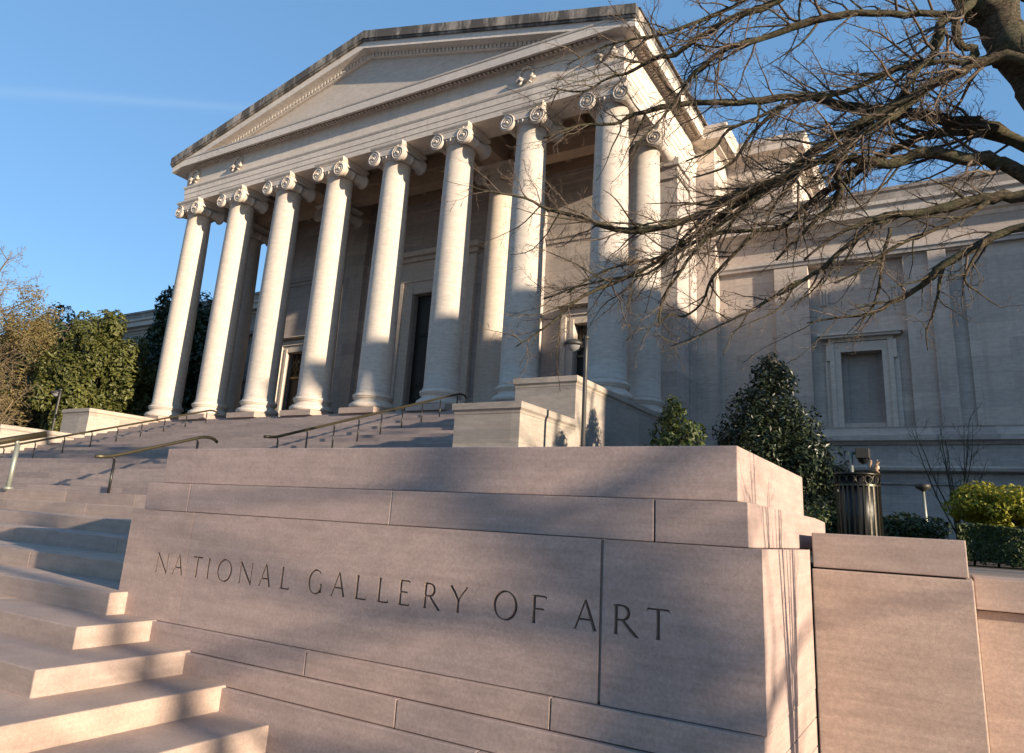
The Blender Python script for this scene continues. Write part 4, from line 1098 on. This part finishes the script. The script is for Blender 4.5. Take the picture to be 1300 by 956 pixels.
bareshrub((2.1,3.85,-1.5), 2.6, 'young bare street tree growing at the pavement right of the pier', 62, n=9, spread=.2, r=.028, ev=.8)
# ------------------------------------------------------------------ litter bin
BX, BY, BZ, BR, BT = -1.0, 10.4, -.16, .262, .885
lb = thing('litter_bin', (BX,BY,BZ), 'round slatted metal litter bin with a ring frieze and dark liner, on the paving', 'litter bin')
n = 26
b = MB()
for i in range(n):
    a = 2*math.pi*i/n; ca, sa = math.cos(a), math.sin(a)
    p = Vector((BX+BR*ca, BY+BR*sa, 0)); tx, ty = -sa*.011, ca*.011; nx, ny = ca*.005, sa*.005
    vs = [(p.x+sx*tx+sy*nx, p.y+sx*ty+sy*ny, z_) for z_ in (BZ+.07, BT-.14) for sx, sy in ((-1,-1),(1,-1),(1,1),(-1,1))]
    b.add(vs, [(0,1,2,3),(4,7,6,5),(0,4,5,1),(1,5,6,2),(2,6,7,3),(3,7,4,0)])
b.build('slats', M['canmet'], lb)
def ring(z0, z1, r0, r1): return MB().lathe([(r0,z0),(r1,z0),(r1,z1),(r0,z1),(r0,z0)], BX, BY, 40, smooth=False)
ring(BT-.155,BT-.13,BR-.012,BR+.012).build('band', M['canmet'], lb)
ring(BZ+.06,BZ+.09,BR-.012,BR+.012).build('band', M['canmet'], lb)
MB().lathe([(BR-.03,BT-.012),(BR+.012,BT-.018),(BR+.028,BT-.006),(BR+.018,BT+.012),(BR-.03,BT+.012),(BR-.03,BT-.012)], BX, BY, 40).build('rim', M['canmet'], lb)
b = MB()
for i in range(16):
    a = 2*math.pi*(i+.5)/16; c_ = Vector((BX+BR*math.cos(a), BY+BR*math.sin(a), BT-.072)); tt = Vector((-math.sin(a), math.cos(a), 0))
    b.tube([c_+tt*.046*math.cos(2*math.pi*j/14)+Vector((0,0,.052*math.sin(2*math.pi*j/14))) for j in range(15)], .0075, 5)
    a2 = 2*math.pi*i/16; c2 = Vector((BX+BR*math.cos(a2), BY+BR*math.sin(a2), 0))
    b.tube([(c2.x,c2.y,BT-.13),(c2.x,c2.y,BT-.015)], .007, 5)
b.build('ring_frieze', M['canmet'], lb)
MB().lathe([(.02,BZ+.08),(BR-.05,BZ+.08),(BR-.035,BT-.03),(BR-.05,BT-.03),(BR-.06,BZ+.1),(.02,BZ+.1)], BX, BY, 32).build('liner', M['liner'], lb)
b = MB()
for i in range(4):
    a = .8+math.pi/2*i; b.tube([(BX+.2*math.cos(a),BY+.2*math.sin(a),BZ),(BX+.22*math.cos(a),BY+.22*math.sin(a),BZ+.08)], .014, 6)
b.build('feet', M['canmet'], lb)

# squirrel sitting on the rim
SX, SY, SZ = BX+.235, BY-.125, BT+.012
sq = thing('squirrel', (SX,SY,SZ), 'grey brown squirrel sitting upright on the rim of the litter bin, tail curled behind', 'squirrel')
def skinned(name, verts, edges, rads, mat, parent):
    me = bpy.data.meshes.new(name); me.from_pydata(verts, edges, []); o = bpy.data.objects.new(name, me); C.objects.link(o); o.parent = parent
    md = o.modifiers.new('skin','SKIN'); md.use_smooth_shade = True
    for i, r_ in enumerate(rads): me.skin_vertices[0].data[i].radius = (r_, r_)
    me.skin_vertices[0].data[0].use_root = True
    o.modifiers.new('sub','SUBSURF').levels = 2; o.modifiers['sub'].render_levels = 2
    me.materials.append(mat); return o
def skinmesh(name, verts, edges, rads, mat, parent):
    me = bpy.data.meshes.new(name); me.from_pydata(verts, edges, []); 
    o = bpy.data.objects.new(name, me); C.objects.link(o)
    bm = bmesh.new(); bm.from_mesh(me); lay = bm.verts.layers.skin.verify()
    bm.verts.ensure_lookup_table()
    for i, v in enumerate(bm.verts): v[lay].radius = (rads[i], rads[i]); v[lay].use_root = (i == 0)
    bm.to_mesh(me); bm.free()
    md = o.modifiers.new('skin','SKIN'); md.use_smooth_shade = True
    sb = o.modifiers.new('sub','SUBSURF'); sb.levels = 2; sb.render_levels = 2
    me.materials.append(mat); o.parent = parent; return o
# body faces the sun (+x): haunch, back, shoulder, head, nose, arms, feet, tail (one surface)
V_ = [(-.005,0,.035),(-.002,0,.065),(.008,0,.098),(.014,0,.122),(.030,0,.138),(.050,0,.134),
      (.022,.018,.098),(.040,.012,.092),(.022,-.018,.098),(.040,-.012,.092),
      (.012,.024,.022),(.038,.024,.008),(.012,-.024,.022),(.038,-.024,.008),
      (-.032,0,.022),(-.058,0,.045),(-.066,0,.085),(-.060,0,.125),(-.050,0,.155),(-.062,0,.172)]
E_ = [(0,1),(1,2),(2,3),(3,4),(4,5),(2,6),(6,7),(2,8),(8,9),(0,10),(10,11),(0,12),(12,13),(0,14),(14,15),(15,16),(16,17),(17,18),(18,19)]
Rr = [.036,.032,.026,.017,.020,.008,.010,.005,.010,.005,.018,.008,.018,.008,.012,.016,.022,.024,.020,.010]
skinmesh('body', V_, E_, Rr, M['fur'], sq)
b = MB()
for s_ in (-1,1): b.lathe([(.0,.150),(.006,.156),(.005,.168),(0,.176)], .022, s_*.011, 6)
b.build('ears', M['fur'], sq, loc=(0,0,0))
b = MB()
for s_ in (-1,1): b.lathe([(0,.137),(.0035,.139),(.0035,.143),(0,.145)], .041, s_*.013, 8)
b.build('eyes', M['liner'], sq, loc=(0,0,0))
b = MB().lathe([(0,.045),(.020,.055),(.023,.075),(.016,.098),(0,.105)], .020, 0, 10); b.build('belly', M['belly'], sq, loc=(0,0,0))

# ------------------------------------------------------------------ lamps
def lamppost(loc, zt, label, grp):
    x, y, z_ = loc; t = thing('lamp_post', loc, label, 'lamp post', grp)
    b = MB().tube([(x,y,z_),(x,y,z_+.5),(x,y,z_+.52),(x,y,zt-.35),(x,y,zt+.0)], [.10,.09,.055,.05,.045], 10); b.build('pole', M['lampm'], t)
    b = MB(); b.tube([(x,y,zt-.10),(x-.30,y,zt-.10)], .03, 6); b.lathe([(.02,zt+.05),(.07,zt+.04),(.07,zt-.02),(.05,zt-.04)], x, y, 12); b.build('arm', M['lampm'], t)
    b = MB().lathe([(.02,zt+.0),(.12,zt-.03),(.24,zt-.10),(.25,zt-.17),(.23,zt-.17)], x-.33, y, 20); sh = b.build('lamp_shade', M['lampm'], t)
    b = MB().lathe([(.20,zt-.17),(.15,zt-.26),(.0,zt-.31)], x-.33, y, 16); b.build('globe', M['glassy'], sh)
M['glassy'] = plain('lamp_glass', (.25,.25,.26), .15, 0, .1)
lamppost((-7.05,14.9,-.16), 4.38, 'dark slim lamp post in front of the right pale cheek wall', 'lamp posts beside the stairs')
lamppost((-35.0,17.5,-.16), 4.90, 'dark slim lamp post at the left in front of the green evergreen', 'lamp posts beside the stairs')
# garden flood lamp and path light
fx, fy = -1.36, 13.6
t = thing('garden_lamp', (fx-.02,fy,-.16), 'small black hooded garden lamp on a grey post directly behind the litter bin', 'lamp')
MB().tube([(fx-.02,fy,-.16),(fx-.02,fy,1.56)], .028, 8).build('post', M['postm'], t)
MB().box(fx,fx+.07,fy-.02,fy+.02,1.50,1.54).build('arm', M['lampm'], t)
MB().box(fx+.06,fx+.27,fy-.1,fy+.1,1.43,1.60).build('hood', M['lampm'], t, .01)
MB().lathe([(.09,1.43),(.07,1.36),(0,1.33)], fx+.165, fy, 14).build('lens', M['glass'], t)
px, py = -.36, 14.2
t = thing('path_light', (px,py,-.16), 'short path light with a flat round head before the shaded wing wall', 'lamp')
MB().tube([(px+.015,py,-.16),(px,py,.98)], [.035,.022], 8).build('post', M['postm'], t)
MB().lathe([(.02,.94),(.06,.97),(.115,1.0),(.12,1.05),(.10,1.07),(.0,1.08)], px, py, 18).build('head', M['lampm'], t)
